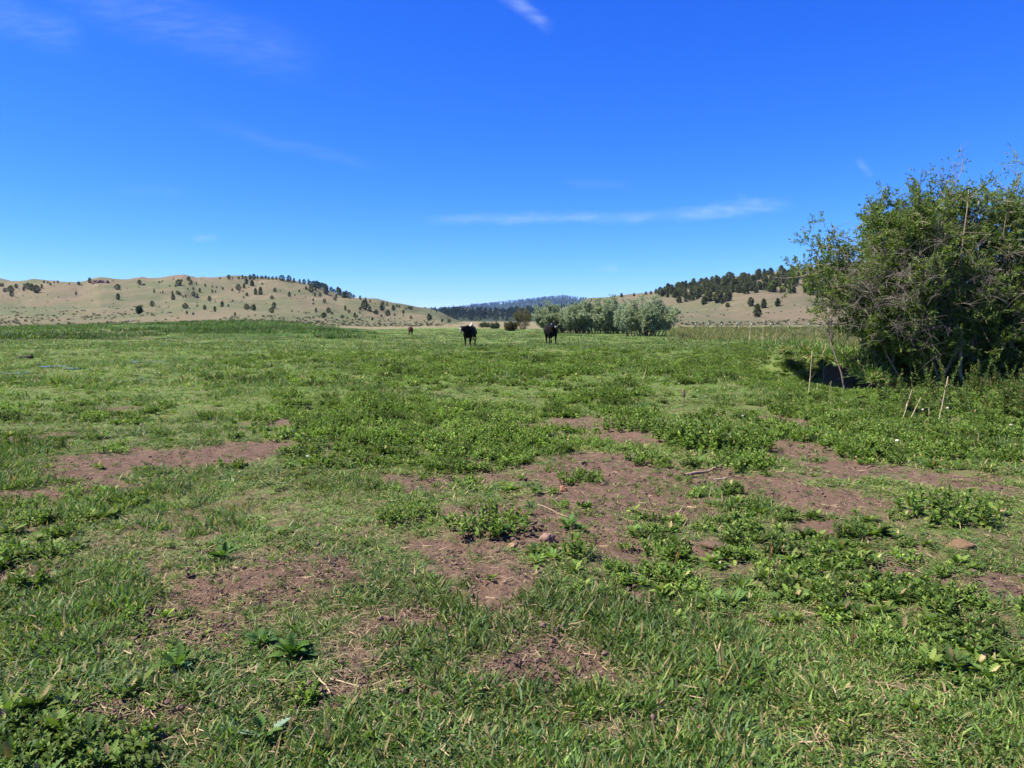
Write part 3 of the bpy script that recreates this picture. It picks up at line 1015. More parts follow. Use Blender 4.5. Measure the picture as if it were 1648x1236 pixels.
def seedlings():
    """sparse small growth breaking up the bare soil"""
    n = 16000
    x, y = sector(n, 2.3, 15)
    dm = dirt_mask(x, y)
    k = (dm > .45) & (rng.random(n) < ss(fbm(x * 1.8, y * 1.8, 3, 610), .46, .66))
    x, y = x[k], y[k]; m = len(x)
    scatter('soil_seedlings', np.stack([x, y, ground_z(x, y) - .008], -1), rz_only(m, .2), rng.uniform(.22, .62, m), rng.integers(0, 12, m), rng.normal(0, .2, m), tuft_col)
    n = 1500
    x, y = sector(n, 2.5, 15)
    dm = dirt_mask(x, y)
    k = (dm > .4) & (rng.random(n) < ss(fbm(x * 1.2, y * 1.2, 3, 620), .45, .65) * .8)
    x, y = x[k], y[k]; m = len(x)
    scatter('soil_weeds', np.stack([x, y, ground_z(x, y) - .005], -1), rz_only(m, .15), rng.uniform(.25, .6, m), rng.integers(0, 6, m), rng.normal(0, .2, m), weed_col)


seedlings()

# ------------------------------------------------------------------ marsh plants, far grasses, sage
def far_scatter():
    RUSH = np.array([(0.060, 0.115, 0.020), (0.080, 0.135, 0.026), (0.045, 0.090, 0.018)])
    rush = variants('rush_kinds', [tuft('rush_%d' % i, 44, .45, .12, .42, .02, .045, .1, .8, .04, 2, RUSH, .6) for i in range(4)])
    n = 11000
    x, y = sector(n, 62, 175, -200, 720, pw=1)
    u = u_of(x, y)
    d = np.hypot(x, y)
    k = rng.random(n) < np.maximum(ss(fbm(x * .06, y * .10, 3, 66), .62, .50), .9 * ss(d, 95, 120)) * ss(u + (fbm(x * .1, y * .1, 2, 9) - .5) * 160 + (d - 62) * .7, 640, 500)
    k &= rng.random(n) < ss(d + 70 * (fbm(x * .10, y * .05, 3, 71) - .5), 62, 82) * (.06 + .95 * ss(fbm(x * .09, y * .12, 3, 73), .46, .62))
    x, y = x[k], y[k]; m = len(x)
    s = rng.uniform(.7, 1.5, m)
    scatter('marsh_rushes', np.stack([x, y, ground_z(x, y)], -1), rz_only(m, .05), np.stack([s * 1.5, s * 1.5, s * rng.uniform(.7, 1.2, m)], -1), rng.integers(0, 4, m), rng.normal(0, .22, m) + (fbm(x * .15, y * .05, 3, 77) - .5) * .9, rush)
    # grass on the overhanging sod
    n = 2400
    i = rng.integers(0, len(BANK_C), n); o = np.where(rng.random(n) < .45, rng.uniform(.25, .7, n), rng.uniform(.6, 2.4, n))
    p = BANK_C[i] + BANK_N[i] * o[:, None]
    s = rng.uniform(.7, 1.6, n)
    scatter('sod_grass', np.stack([p[:, 0], p[:, 1], BANK_Z[i] + .01], -1), rz_only(n, .35), s * np.where(o < .7, 2.6, 1.6), rng.integers(0, 9, n), rng.normal(0.1, .2, n), tuft_col)
    # rank grass beyond the ditch on the right
    RANK = np.array([(0.090, 0.125, 0.030), (0.16, 0.16, 0.055), (0.055, 0.10, 0.022), (0.26, 0.21, 0.10), (0.07, 0.12, 0.03)])
    rank = variants('rank_kinds', [tuft('rank_%d' % i, 34, .30, .25, .65, .012, .03, .0, .7, .10, 2, RANK, .6) for i in range(5)])
    n = 9000
    x, y = sector(n, 17, 150, 1060, 1808, pw=1)
    dd, side, par = ditch_dist(x, y)
    u = u_of(x, y)
    k = ((side < -1.0) | (y > 56)) & ((dd > 1.9) | (par > 4.9)) & (rng.random(n) < ss(u, 1060, 1110) * (.25 + .9 * fbm(x * .08, y * .05, 3, 410)))
    x, y = x[k], y[k]; m = len(x)
    s = rng.uniform(.5, 1.2, m) * (0.55 + .45 * ss(y, 40, 75))
    scatter('rank_grass', np.stack([x, y, ground_z(x, y)], -1), rz_only(m, .08), np.stack([s * 1.3, s * 1.3, s], -1), rng.integers(0, 5, m), rng.normal(0, .2, m) + (fbm(x * .1, y * .06, 2, 415) - .5) * .6, rank)
    # far meadow sward
    SW = np.array([(0.085, 0.14, 0.032), (0.10, 0.155, 0.04), (0.07, 0.12, 0.028)])
    sw = variants('sward_kinds', [tuft('sward_%d' % i, 40, .5, .05, .13, .012, .03, .4, 1.3, .08, 2, SW, .6) for i in range(4)])
    n = 9000
    x, y = sector(n, 40, 140, 0, 1300)
    k = rng.random(n) < .3 + .6 * fbm(x * .2, y * .08, 3, 420)
    x, y = x[k], y[k]; m = len(x)
    s = rng.uniform(.8, 1.8, m)
    scatter('meadow_sward', np.stack([x, y, ground_z(x, y)], -1), rz_only(m, .05), s, rng.integers(0, 4, m), rng.normal(-.05, .25, m) + (fbm(x * .15, y * .05, 2, 425) - .5) * .5, sw)
    # sagebrush and low scrub on the dry slopes
    def scrub(name, c):
        mb = MB()
        n = 60
        a = rng.random(n) * 6.28; e = rng.random(n) ** .7
        b = np.stack([.5 * e * np.cos(a), .5 * e * np.sin(a), rng.uniform(.05, .45, n) * (1.1 - .6 * e)], -1)
        blades(mb, b, a, rng.uniform(.1, 1.2, n), rng.uniform(.15, .35, n), .16, .3, np.array(c) * (.6 + .8 * rng.random((n, 1))), 2)
        return mb.mesh(name, [MAT_CONIFER])
    sg = variants('scrub_kinds', [scrub('scrub_0', (.17, .175, .12)), scrub('scrub_1', (.12, .125, .07)), scrub('scrub_2', (.22, .20, .13)), scrub('scrub_3', (.07, .09, .04))])
    P_ = []
    for hill, u0, u1, n in ((left_hill, -100, 740, 5200), (right_hill, 1000, 1500, 2200)):
        u = rng.uniform(u0, u1, n)
        t = rng.random(n) ** 1.6
        d = hill.d0 + 6 + t * (hill.d1 - hill.d0) * .95
        x = (u - 824) / F * d
        k = rng.random(n) < (.30 + .8 * ss(t, .3, .0)) * ss(fbm(x * .02, d * .02, 3, 430), .3, .6)
        u, d, x = u[k], d[k], x[k]
        P_.append(np.stack([x, d, hill.z(u, d)], -1))
    P_ = np.concatenate(P_); m = len(P_)
    scatter('sagebrush_scrub', P_, rz_only(m, .05), rng.uniform(.35, 1.05, m), rng.choice([0, 0, 1, 2, 2, 3], m), rng.normal(0, .2, m), sg)


far_scatter()


# ------------------------------------------------------------------ water lying in the meadow
def puddles():
    m, nt, out = new_mat('shallow_water')
    tc = N(nt, 'ShaderNodeTexCoord')
    nz = N(nt, 'ShaderNodeTexNoise', inp={'Vector': tc.outputs['Object'], 'Scale': 6.0, 'Detail': 3.0})
    bp = N(nt, 'ShaderNodeBump', inp={'Strength': 0.15, 'Distance': 0.02, 'Height': nz.outputs[0]})
    pr = N(nt, 'ShaderNodeBsdfPrincipled', inp={'Base Color': (0.02, 0.03, 0.03, 1), 'Roughness': 0.06, 'IOR': 1.33, 'Normal': bp.outputs[0]})
    nt.links.new(pr.outputs[0], out.inputs[0])
    for i, (u, v, ru, rv) in enumerate(((15, 601, 42, 2.2), (95, 592, 38, 2.4), (215, 585, 40, 1.6), (175, 587, 26, 1.8), (120, 596, 20, 1.2), (262, 583, 18, 1.0))):
        x, y = flat(u, v)
        _, y1 = flat(u, v - rv); _, y0 = flat(u, v + rv)
        rx, ry = .85 * ru / F * y, .7 * (y1 - y0) / 2
        n = 48
        a = np.linspace(0, 2 * np.pi, n, endpoint=False)
        r = 0.7 + .6 * fbm(np.cos(a) * 2 + i * 7, np.sin(a) * 2, 3, 500 + i)
        px, py = x + rx * r * np.cos(a), y + ry * r * np.sin(a)
        zz = ground_z(px, py).max() * .5 + ground_z(np.array([x]), np.array([y]))[0] * .5 + .018
        vv = np.vstack([np.stack([px, py, np.full(n, zz)], -1), [[x, y, zz]]])
        t = np.stack([np.arange(n), (np.arange(n) + 1) % n, np.full(n, n)], -1)
        me = make_mesh('water', vv, t)
        me.materials.append(m)
        tag(link('water', me), kind='structure')


puddles()

# ------------------------------------------------------------------ conifers on the hills
def juniper(name, h, w, n, trunk=.12, col=(.030, .045, .018), round_=1.0, bare=.08):
    mb = MB()
    tubes(mb, np.array([[[0, 0, -.3], [.02, 0, h * .4], [0, .02, h * .9]]]), np.array([[trunk, trunk * .7, .02]]), 5, (.10, .075, .05))
    f = rng.random(n)
    z = bare * h + f * (1 - bare) * h
    prof = (np.sin(np.clip(f, 0, 1) * np.pi * .92 + .25) ** .8 * round_ + (1 - f) * (1 - round_)) * w * .5
    a = rng.random(n) * 6.283
    lob = 1 + .35 * (fbm(np.cos(a) * 1.6 + 3, np.sin(a) * 1.6 + f * 4, 2, int(h * 10)) - .5) * 2
    r = prof * lob * np.sqrt(rng.uniform(.15, 1, n))
    b = np.stack([r * np.cos(a), r * np.sin(a), z], -1)
    c = np.array(col) * (.55 + .9 * rng.random((n, 1)))
    s = h * .11
    blades(mb, b, a + rng.normal(0, .6, n), rng.uniform(.3, 1.5, n), rng.uniform(.7, 1.4, n) * s, s * rng.uniform(.5, .9, n), rng.normal(.1, .3, n), c, 2, mi=1, twist=rng.normal(0, .8, n))
    return mb.mesh(name, [MAT_BARK, MAT_CONIFER])


JUN = [juniper('juniper', 5, 3.4, 420, .16, (.078, .098, .038), 1.0, .04), juniper('juniper', 5, 2.6, 380, .14, (.066, .086, .034), .8, .03), juniper('juniper', 5, 4.2, 460, .18, (.082, .102, .040), 1.0, .06),
       juniper('juniper', 5, 2.2, 340, .12, (.090, .116, .044), .6, .02)]
PINE = [juniper('pine', 8, 3.6, 420, .2, (.115, .128, .056), .6, .05), juniper('pine', 8, 4.4, 460, .22, (.124, .138, .060), .9, .05), juniper('pine', 8, 3.0, 380, .18, (.100, .116, .050), .55, .04)]

LEFT_TREES = [(6, 462, 5), (10, 462, 5), (23, 472, 10), (14, 471, 6), (24, 478, 6), (32, 465, 6), (45, 462, 4), (44, 469, 6), (51, 467, 9), (57, 469, 10), (64, 472, 11), (73, 465, 6), (77, 457, 4), (83, 457, 3), (87, 460, 4), (93, 457, 3), (99, 457, 4),
              (93, 462, 2), (117, 459, 3), (132, 460, 5), (137, 460, 2), (150, 456, 7), (187, 454, 2), (127, 476, 5), (194, 467, 8), (194, 484, 9), (209, 466, 2), (180, 495, 2), (99, 480, 2),
              (229, 459, 7), (261, 457, 3), (266, 454, 2), (277, 462, 2), (284, 451, 2), (287, 463, 4), (292, 461, 9), (297, 454, 4), (308, 453, 6), (312, 457, 5), (310, 460, 4), (320, 460, 4), (334, 462, 4), (306, 467, 3), (315, 467, 4), (325, 471, 6),
              (345, 464, 3), (352, 465, 3), (345, 472, 5), (350, 471, 3), (362, 467, 4), (377, 469, 4), (387, 468, 9), (396, 465, 7), (400, 458, 8), (409, 461, 8), (372, 450, 6), (358, 451, 3), (378, 450, 3), (388, 450, 4), (394, 450, 6), (399, 451, 5), (406, 451, 7),
              (252, 472, 5), (266, 473, 4), (281, 475, 5), (282, 483, 8), (289, 474, 5), (292, 476, 5), (302, 479, 4), (298, 480, 3), (315, 479, 7), (321, 479, 5), (340, 485, 7), (377, 486, 3), (395, 481, 4), (400, 477, 5), (248, 494, 8), (301, 497, 8), (320, 494, 3),
              (332, 499, 7), (348, 502, 8), (360, 494, 8), (370, 494, 4), (399, 499, 9), (409, 499, 7), (303, 506, 5), (313, 507, 4), (380, 509, 6), (388, 472, 2), (395, 471, 2),
              (412, 451, 8), (418, 450, 5), (425, 450, 5), (431, 450, 5), (436, 451, 5), (442, 451, 5), (448, 451, 5), (457, 453, 8), (468, 455, 9), (476, 455, 6), (485, 457, 6), (492, 458, 7), (499, 458, 7), (502, 462, 8), (507, 463, 9), (512, 464, 10), (516, 465, 9),
              (521, 464, 9), (525, 465, 9), (527, 474, 12), (535, 469, 8), (540, 471, 7), (546, 475, 11), (549, 476, 10), (555, 480, 9), (559, 480, 10), (564, 481, 9), (571, 480, 5), (581, 483, 6), (590, 486, 6), (597, 487, 4), (409, 460, 7), (425, 459, 3), (414, 475, 9), (422, 475, 11),
              (445, 471, 6), (440, 482, 5), (468, 478, 7), (477, 477, 3), (484, 471, 4), (495, 467, 5), (503, 471, 8), (510, 469, 5), (509, 478, 6), (517, 478, 5), (506, 485, 4), (506, 491, 3), (524, 488, 6), (541, 484, 5), (543, 479, 4), (411, 500, 9), (439, 504, 8), (443, 497, 9),
              (510, 502, 6), (494, 505, 3), (530, 504, 8), (535, 506, 4), (522, 512, 8), (557, 500, 7), (563, 504, 5), (572, 511, 7), (576, 511, 4), (552, 512, 5), (580, 505, 3), (581, 500, 5), (588, 499, 13), (596, 502, 8), (606, 506, 6), (600, 516, 5), (560, 513, 3), (578, 516, 3),
              (617, 491, 5), (624, 492, 5), (615, 500, 9), (618, 499, 6), (634, 500, 8), (640, 495, 4), (644, 496, 4), (654, 498, 3), (659, 498, 4), (663, 499, 5), (650, 505, 6), (606, 505, 6), (625, 509, 9), (636, 509, 4), (615, 511, 4), (662, 514, 5), (650, 510, 3), (691, 515, 9),
              (694, 514, 6), (688, 524, 5), (695, 524, 4), (712, 519, 5), (723, 519, 5), (626, 516, 3), (600, 516, 4), (703, 503, 3), (695, 501, 2)]
RIGHT_TREES = [(1091, 488, 10), (1098, 478, 8), (1082, 479, 8), (1073, 479, 9), (1061, 475, 11), (1110, 484, 14), (1102, 487, 7), (1121, 480, 15), (1131, 491, 12), (1139, 485, 16), (1154, 487, 17), (1170, 485, 15), (1160, 489, 8), (1169, 495, 7), (1197, 474, 16), (1179, 471, 20),
               (1165, 466, 18), (1206, 494, 13), (1227, 497, 14), (1217, 511, 20), (1249, 494, 12), (999, 479, 6), (1019, 477, 5), (1038, 475, 5), (1046, 474, 5), (1054, 473, 7), (951, 486, 4), (941, 488, 3), (985, 481, 4)]


def hill_trees():
    for (u, v, h) in LEFT_TREES:
        p = left_hill.place(u, v)
        hm = max(h, 2.2) / F * p[1] * 1.12
        sky_line = v < np.interp(u, left_hill.su, left_hill.sv) + 5
        me = JUN[random.randrange(4)]
        k = hm / 5.0
        o = link('juniper_tree', me, None, (p[0], p[1], p[2] - .1), random.random() * 6.28, (k * random.uniform(1.0, 1.5), k * random.uniform(1.0, 1.5), k))
        if 140 < u < 200 and v < 460:
            lab, grp = 'juniper beside the brown rock outcrop on the bare hill crest', 'junipers by the outcrop'
        elif sky_line and u > 478:
            lab, grp = 'juniper in the dense row down the falling shoulder of the bare hill', 'junipers on the falling shoulder'
        elif sky_line and u > 350:
            lab, grp = 'juniper in the row along the highest crest of the bare hill', 'junipers on the highest crest'
        elif sky_line:
            lab, grp = 'small juniper on the low crest around the rock outcrop', 'junipers on the low crest'
        elif v > 492:
            lab, grp = 'juniper near the foot of the bare hill above the marsh', 'junipers near the hill foot'
        elif h >= 7:
            lab, grp = 'large juniper on the open slope of the bare hill', 'large junipers on the open slope'
        elif h <= 3:
            lab, grp = 'tiny juniper bush on the open slope of the bare hill', 'tiny junipers on the open slope'
        else:
            lab, grp = 'middle sized juniper on the open slope of the bare hill', 'middle sized junipers on the open slope'
        tag(o, lab, 'tree', grp)
    rt = list(RIGHT_TREES)
    while len(rt) < 295:
        u = random.uniform(1062, 1330)
        top = np.interp(u, right_hill.su, right_hill.sv)
        low = np.interp(u, [1060, 1120, 1200, 1260, 1330], [478, 482, 472, 474, 480])
        rt.append((u, top + (low - top) * random.random() ** .9, random.uniform(7, 12.5)))
    for (u, v, h) in rt:
        p = right_hill.place(u, v)
        hm = h / F * p[1] * 1.05
        k = hm / 8.0
        o = link('pine_tree', PINE[random.randrange(3)], None, (p[0], p[1], p[2] - .1), random.random() * 6.28, (k * random.uniform(1.3, 1.9), k * random.uniform(1.3, 1.9), k))
        gap = v - np.interp(u, right_hill.su, right_hill.sv)
        if v > 505:
            lab, grp = 'lone conifer lowest on the dry slope above the fence posts', None
        elif v > 486:
            lab, grp = 'conifer standing apart on the dry slope below the hillside wood', 'conifers apart below the hillside wood'
        elif u < 1060:
            lab, grp = 'small conifer on the bare ridge behind the silver willows', 'small conifers on the bare ridge'
        elif gap < 9:
            lab, grp = 'conifer on the skyline of the wooded hill above the fence', 'skyline conifers of the hillside wood'
        elif gap < 22:
            lab, grp = 'conifer inside the dense wood below the wooded hill skyline', 'conifers inside the hillside wood'
        else:
            lab, grp = 'conifer along the lower edge of the hillside wood', 'conifers at the lower edge of the hillside wood'
        tag(o, lab, 'tree', grp)
    # far woods, nobody could count them
    col = variants('far_conifers', [juniper('far_conifer_%d' % i, 10, 4.2, 46, .2, (.026, .042, .022), .35, .05) for i in range(3)])
    P_ = []; S_ = []
    n = 1100
    u = rng.uniform(655, 1060, n); d = forest_hill.d0 + 60 + rng.random(n) ** 1.2 * (forest_hill.d1 - forest_hill.d0 - 60)
    P_.append(np.stack([(u - 824) / F * d, d, forest_hill.z(u, d)], -1)); S_.append(rng.uniform(.7, 1.35, n))
    n = 260
    u = rng.uniform(650, 880, n); t = rng.random(n); d = pale_ridge.d0 + t * (pale_ridge.d1 - pale_ridge.d0)
    k = (t < .5) | (t > .93) | (rng.random(n) < .15)
    u, d = u[k], d[k]
    P_.append(np.stack([(u - 824) / F * d, d, pale_ridge.z(u, d)], -1)); S_.append(rng.uniform(.8, 1.5, len(u)))
    n = 5200
    u = rng.uniform(600, 1120, n); t = rng.random(n) ** .8; d = mountain.d0 + t * (mountain.d1 - mountain.d0)
    P_.append(np.stack([(u - 824) / F * d, d, mountain.z(u, d)], -1)); S_.append(rng.uniform(1.2, 2.1, n))
    P_ = np.concatenate(P_); S_ = np.concatenate(S_); m = len(P_)
    scatter('distant_forest', P_, rz_only(m, .02), np.stack([S_ * 1.2, S_ * 1.2, S_], -1), rng.integers(0, 3, m), rng.normal(0, .2, m), col)


hill_trees()

# rocks on the hill crest
def rocks():
    for i, (u, v, w, h, lab) in enumerate(((158, 457, 10, 7, 'broad brown rock of the outcrop on the hill crest'), (168, 456, 12, 8, 'tallest brown rock of the outcrop on the hill crest'), (177, 456, 8, 6, 'dark cracked rock at the end of the hilltop outcrop'),
                                           (234, 460, 7, 3, 'flat dark rock beside a juniper below the hill crest'), (276, 504, 7, 3, 'dark flat boulder at the foot of the dry slope'), (262, 473, 3, 2, 'small dark boulder on the dry slope'))):
        p = left_hill.place(u, v)
        s = p[1] / F
        mb = MB()
        blob(mb, 2, (w * s * .5, w * s * .4, h * s * .75), 600 + i, np.array((.15, .095, .07) if i < 3 else (.06, .05, .045)), amp=.9)
        me = mb.mesh('rock', [MAT_ROCK], smooth=False)
        tag(link('rock', me, None, p, i * 1.1), lab, 'rock', 'rocks on the bare hill')


rocks()


# ------------------------------------------------------------------ willows
def branch_path(a, b, K=5, sag=0.0, wig=.08):
    """curved paths from a to b: (n,3),(n,3) -> (n,K,3)"""
    n = len(a)
    t = np.linspace(0, 1, K)[None, :, None]
    L = np.linalg.norm(b - a, axis=1)[:, None, None]
    p = a[:, None] * (1 - t) + b[:, None] * t
    p[..., 2] += (np.sin(t * np.pi) * L * sag)[..., 0]
    p = p + rng.normal(0, 1, (n, K, 3)) * L * wig * np.sin(t * np.pi)
    return p


def willow(name, loc, spec):
    """spec: base spread, crown lobes (centre, radii), stems, leaf data"""
    root = empty(name, loc)
    stems_mb, limb_mb, leaf_mb, dead_mb = MB(), MB(), MB(), MB()
    lobes = spec['lobes']
    wts = np.array([l[2] for l in lobes], float); wts /= wts.sum()
    ns = spec['stems']
    li = rng.choice(len(lobes), ns, p=wts)
    cen = np.array([lobes[i][0] for i in li]); rad = np.array([lobes[i][1] for i in li])
    th = rng.random(ns) * 6.283
    ph = np.arcsin(rng.uniform(-.45, 1, ns))
    dirv = np.stack([np.cos(th) * np.cos(ph), np.sin(th) * np.cos(ph), np.sin(ph)], -1)
    tip = cen + dirv * rad * rng.uniform(spec.get('inner', .6), 1.02, (ns, 1))
    skirt = spec.get('skirt', lambda x: spec.get('minz', .35) + 0 * x)
    tip[:, 2] = np.maximum(tip[:, 2], skirt(tip[:, 0]))
    bx, by = spec['spread']
    base = np.stack([np.clip(tip[:, 0] * .45, -bx, bx) + rng.normal(0, bx * .25, ns), np.clip(tip[:, 1] * .45, -by, by) + rng.normal(0, by * .25, ns), np.full(ns, spec.get('z0', -.1))], -1)
    K = 6
    sp = branch_path(base, tip, K, .10, .05)
    L = np.linalg.norm(tip - base, axis=1)
    rr = spec['r'] * (.6 + .8 * rng.random((ns, 1))) * np.linspace(1, .18, K)[None]
    scol = np.array(spec['bark'])
    tubes(stems_mb, sp, rr, 5, scol * (.7 + .6 * rng.random((ns, 1))))
    # limbs
    nl = spec['limbs']
    k = rng.integers(0, ns, nl)
    t = rng.uniform(.30, 1.0, nl)
    f = t * (K - 1); i0 = np.minimum(f.astype(int), K - 2); ff = (f - i0)[:, None]
    a = sp[k, i0] * (1 - ff) + sp[k, i0 + 1] * ff
    d = rng.normal(0, 1, (nl, 3)); d[:, 2] = d[:, 2] * .7 + .35
    d = d / np.linalg.norm(d, axis=1, keepdims=True) + .8 * (a - cen[k]) / rad[k]
    d /= np.linalg.norm(d, axis=1, keepdims=True)
    b = a + d * rng.uniform(.5, 1.0, (nl, 1)) * spec['limb_len']
    b[:, 2] = np.maximum(b[:, 2], skirt(b[:, 0]))
    lp = branch_path(a, b, 4, .05, .07)
    tubes(limb_mb, lp, spec['r'] * .28 * (.6 + .8 * rng.random((nl, 1))) * np.linspace(1, .25, 4)[None], 3, scol * (.8 + .6 * rng.random((nl, 1))))
    # twigs with leaves
    nt_ = spec['twigs']
    k2 = rng.integers(0, nl, nt_)
    t2 = rng.uniform(.15, 1, nt_); f = t2 * 3; i0 = np.minimum(f.astype(int), 2); ff = (f - i0)[:, None]
    a2 = lp[k2, i0] * (1 - ff) + lp[k2, i0 + 1] * ff
    d2 = rng.normal(0, 1, (nt_, 3)); d2[:, 2] += spec.get('up', .35)
    d2 /= np.linalg.norm(d2, axis=1, keepdims=True)
    b2 = a2 + d2 * rng.uniform(.5, 1.0, (nt_, 1)) * spec['twig_len']
    tp = branch_path(a2, b2, 3, .03, .05)
    if spec.get('twig_wood', True): tubes(limb_mb, tp, spec['r'] * .09 * np.linspace(1, .4, 3)[None] * np.ones((nt_, 1)), 3, scol * (.9 + .6 * rng.random((nt_, 1))))
    cl = fbm(a2[:, 0] * .9 + 5, a2[:, 1] * .9 + a2[:, 2] * 1.1, 3, spec['seed'])
    leafy = np.clip(ss(cl, spec.get('gap', .30), spec.get('gap', .30) + .2), .0, 1)
    if 'thin' in spec:
        leafy = leafy * spec['thin'](a2)
    leafy = leafy * (a2[:, 2] > skirt(a2[:, 0]) - .25)
    per = spec['per']
    kk = np.repeat(np.arange(nt_), per)
    keep = rng.random(len(kk)) < leafy[kk]
    kk = kk[keep]; n = len(kk)
    t3 = rng.uniform(.1, 1.05, n)[:, None]
    p = tp[kk, 0] * (1 - t3) + tp[kk, 2] * t3 + rng.normal(0, spec['leaf'] * .25, (n, 3))
    az = rng.random(n) * 6.283
    tone = (.65 + .7 * rng.random((n, 1))) * (.85 + .4 * (cl[kk][:, None] - .3))
    pal = np.array(spec['pal'])
    col = pal[rng.integers(0, len(pal), n)] * tone
    td = tp[kk, 2] - tp[kk, 0]
    td /= np.linalg.norm(td, axis=1, keepdims=True) + 1e-6
    dv = td * .75 + rng.normal(0, .5, (n, 3))
    dv /= np.linalg.norm(dv, axis=1, keepdims=True) + 1e-6
    az = np.arctan2(dv[:, 1], dv[:, 0])
    kites(leaf_mb, p, az, np.arccos(np.clip(dv[:, 2], -1, 1)), spec['leaf'] * rng.uniform(.7, 1.3, n), spec['leaf'] * spec['lw'] * rng.uniform(.8, 1.2, n), col, rng.normal(0, .8, n))
    link('trunk', stems_mb.mesh('trunk', [MAT_BARK]), root)
    lo = link('limbs', limb_mb.mesh('limbs', [MAT_BARK]), root); lo['kind'] = 'stuff'
    co = link('crown', leaf_mb.mesh('crown', [spec['mat']]), root); co['kind'] = 'stuff'
    if 'dead' in spec:
        nd = spec['dead']
        c0 = np.array(spec['dead_c']); cr = np.array(spec['dead_r'])
        a = c0 + rng.uniform(-1, 1, (nd, 3)) * cr
        d = rng.normal(0, 1, (nd, 3)) + np.array(spec['dead_d'])
        d /= np.linalg.norm(d, axis=1, keepdims=True)
        b = a + d * rng.uniform(.5, 1.3, (nd, 1))
        dp = branch_path(a, b, 5, .06, .035)
        dc = np.array([.17, .14, .11]) * (.6 + .9 * rng.random((nd, 1)))
        tubes(dead_mb, dp, .0085 * (.5 + rng.random((nd, 1))) * np.linspace(1, .35, 5)[None], 3, dc)
        nn = nd * 12
        k = rng.integers(0, nd, nn); i0 = rng.integers(1, 5, nn)
        a = dp[k, i0]
        d = rng.normal(0, 1, (nn, 3)); d /= np.linalg.norm(d, axis=1, keepdims=True)
        tubes(dead_mb, branch_path(a, a + d * rng.uniform(.15, .6, (nn, 1)), 3, .05, .05), .004 * np.linspace(1, .5, 3)[None] * np.ones((nn, 1)), 3, np.array([.19, .16, .13]) * (.6 + .8 * rng.random((nn, 1))))
        do = link('dead_twigs', dead_mb.mesh('dead_twigs', [MAT_BARK]), root); do['kind'] = 'stuff'
        do['label'] = 'tangle of bare grey dead twigs on the shaded side'
    return root


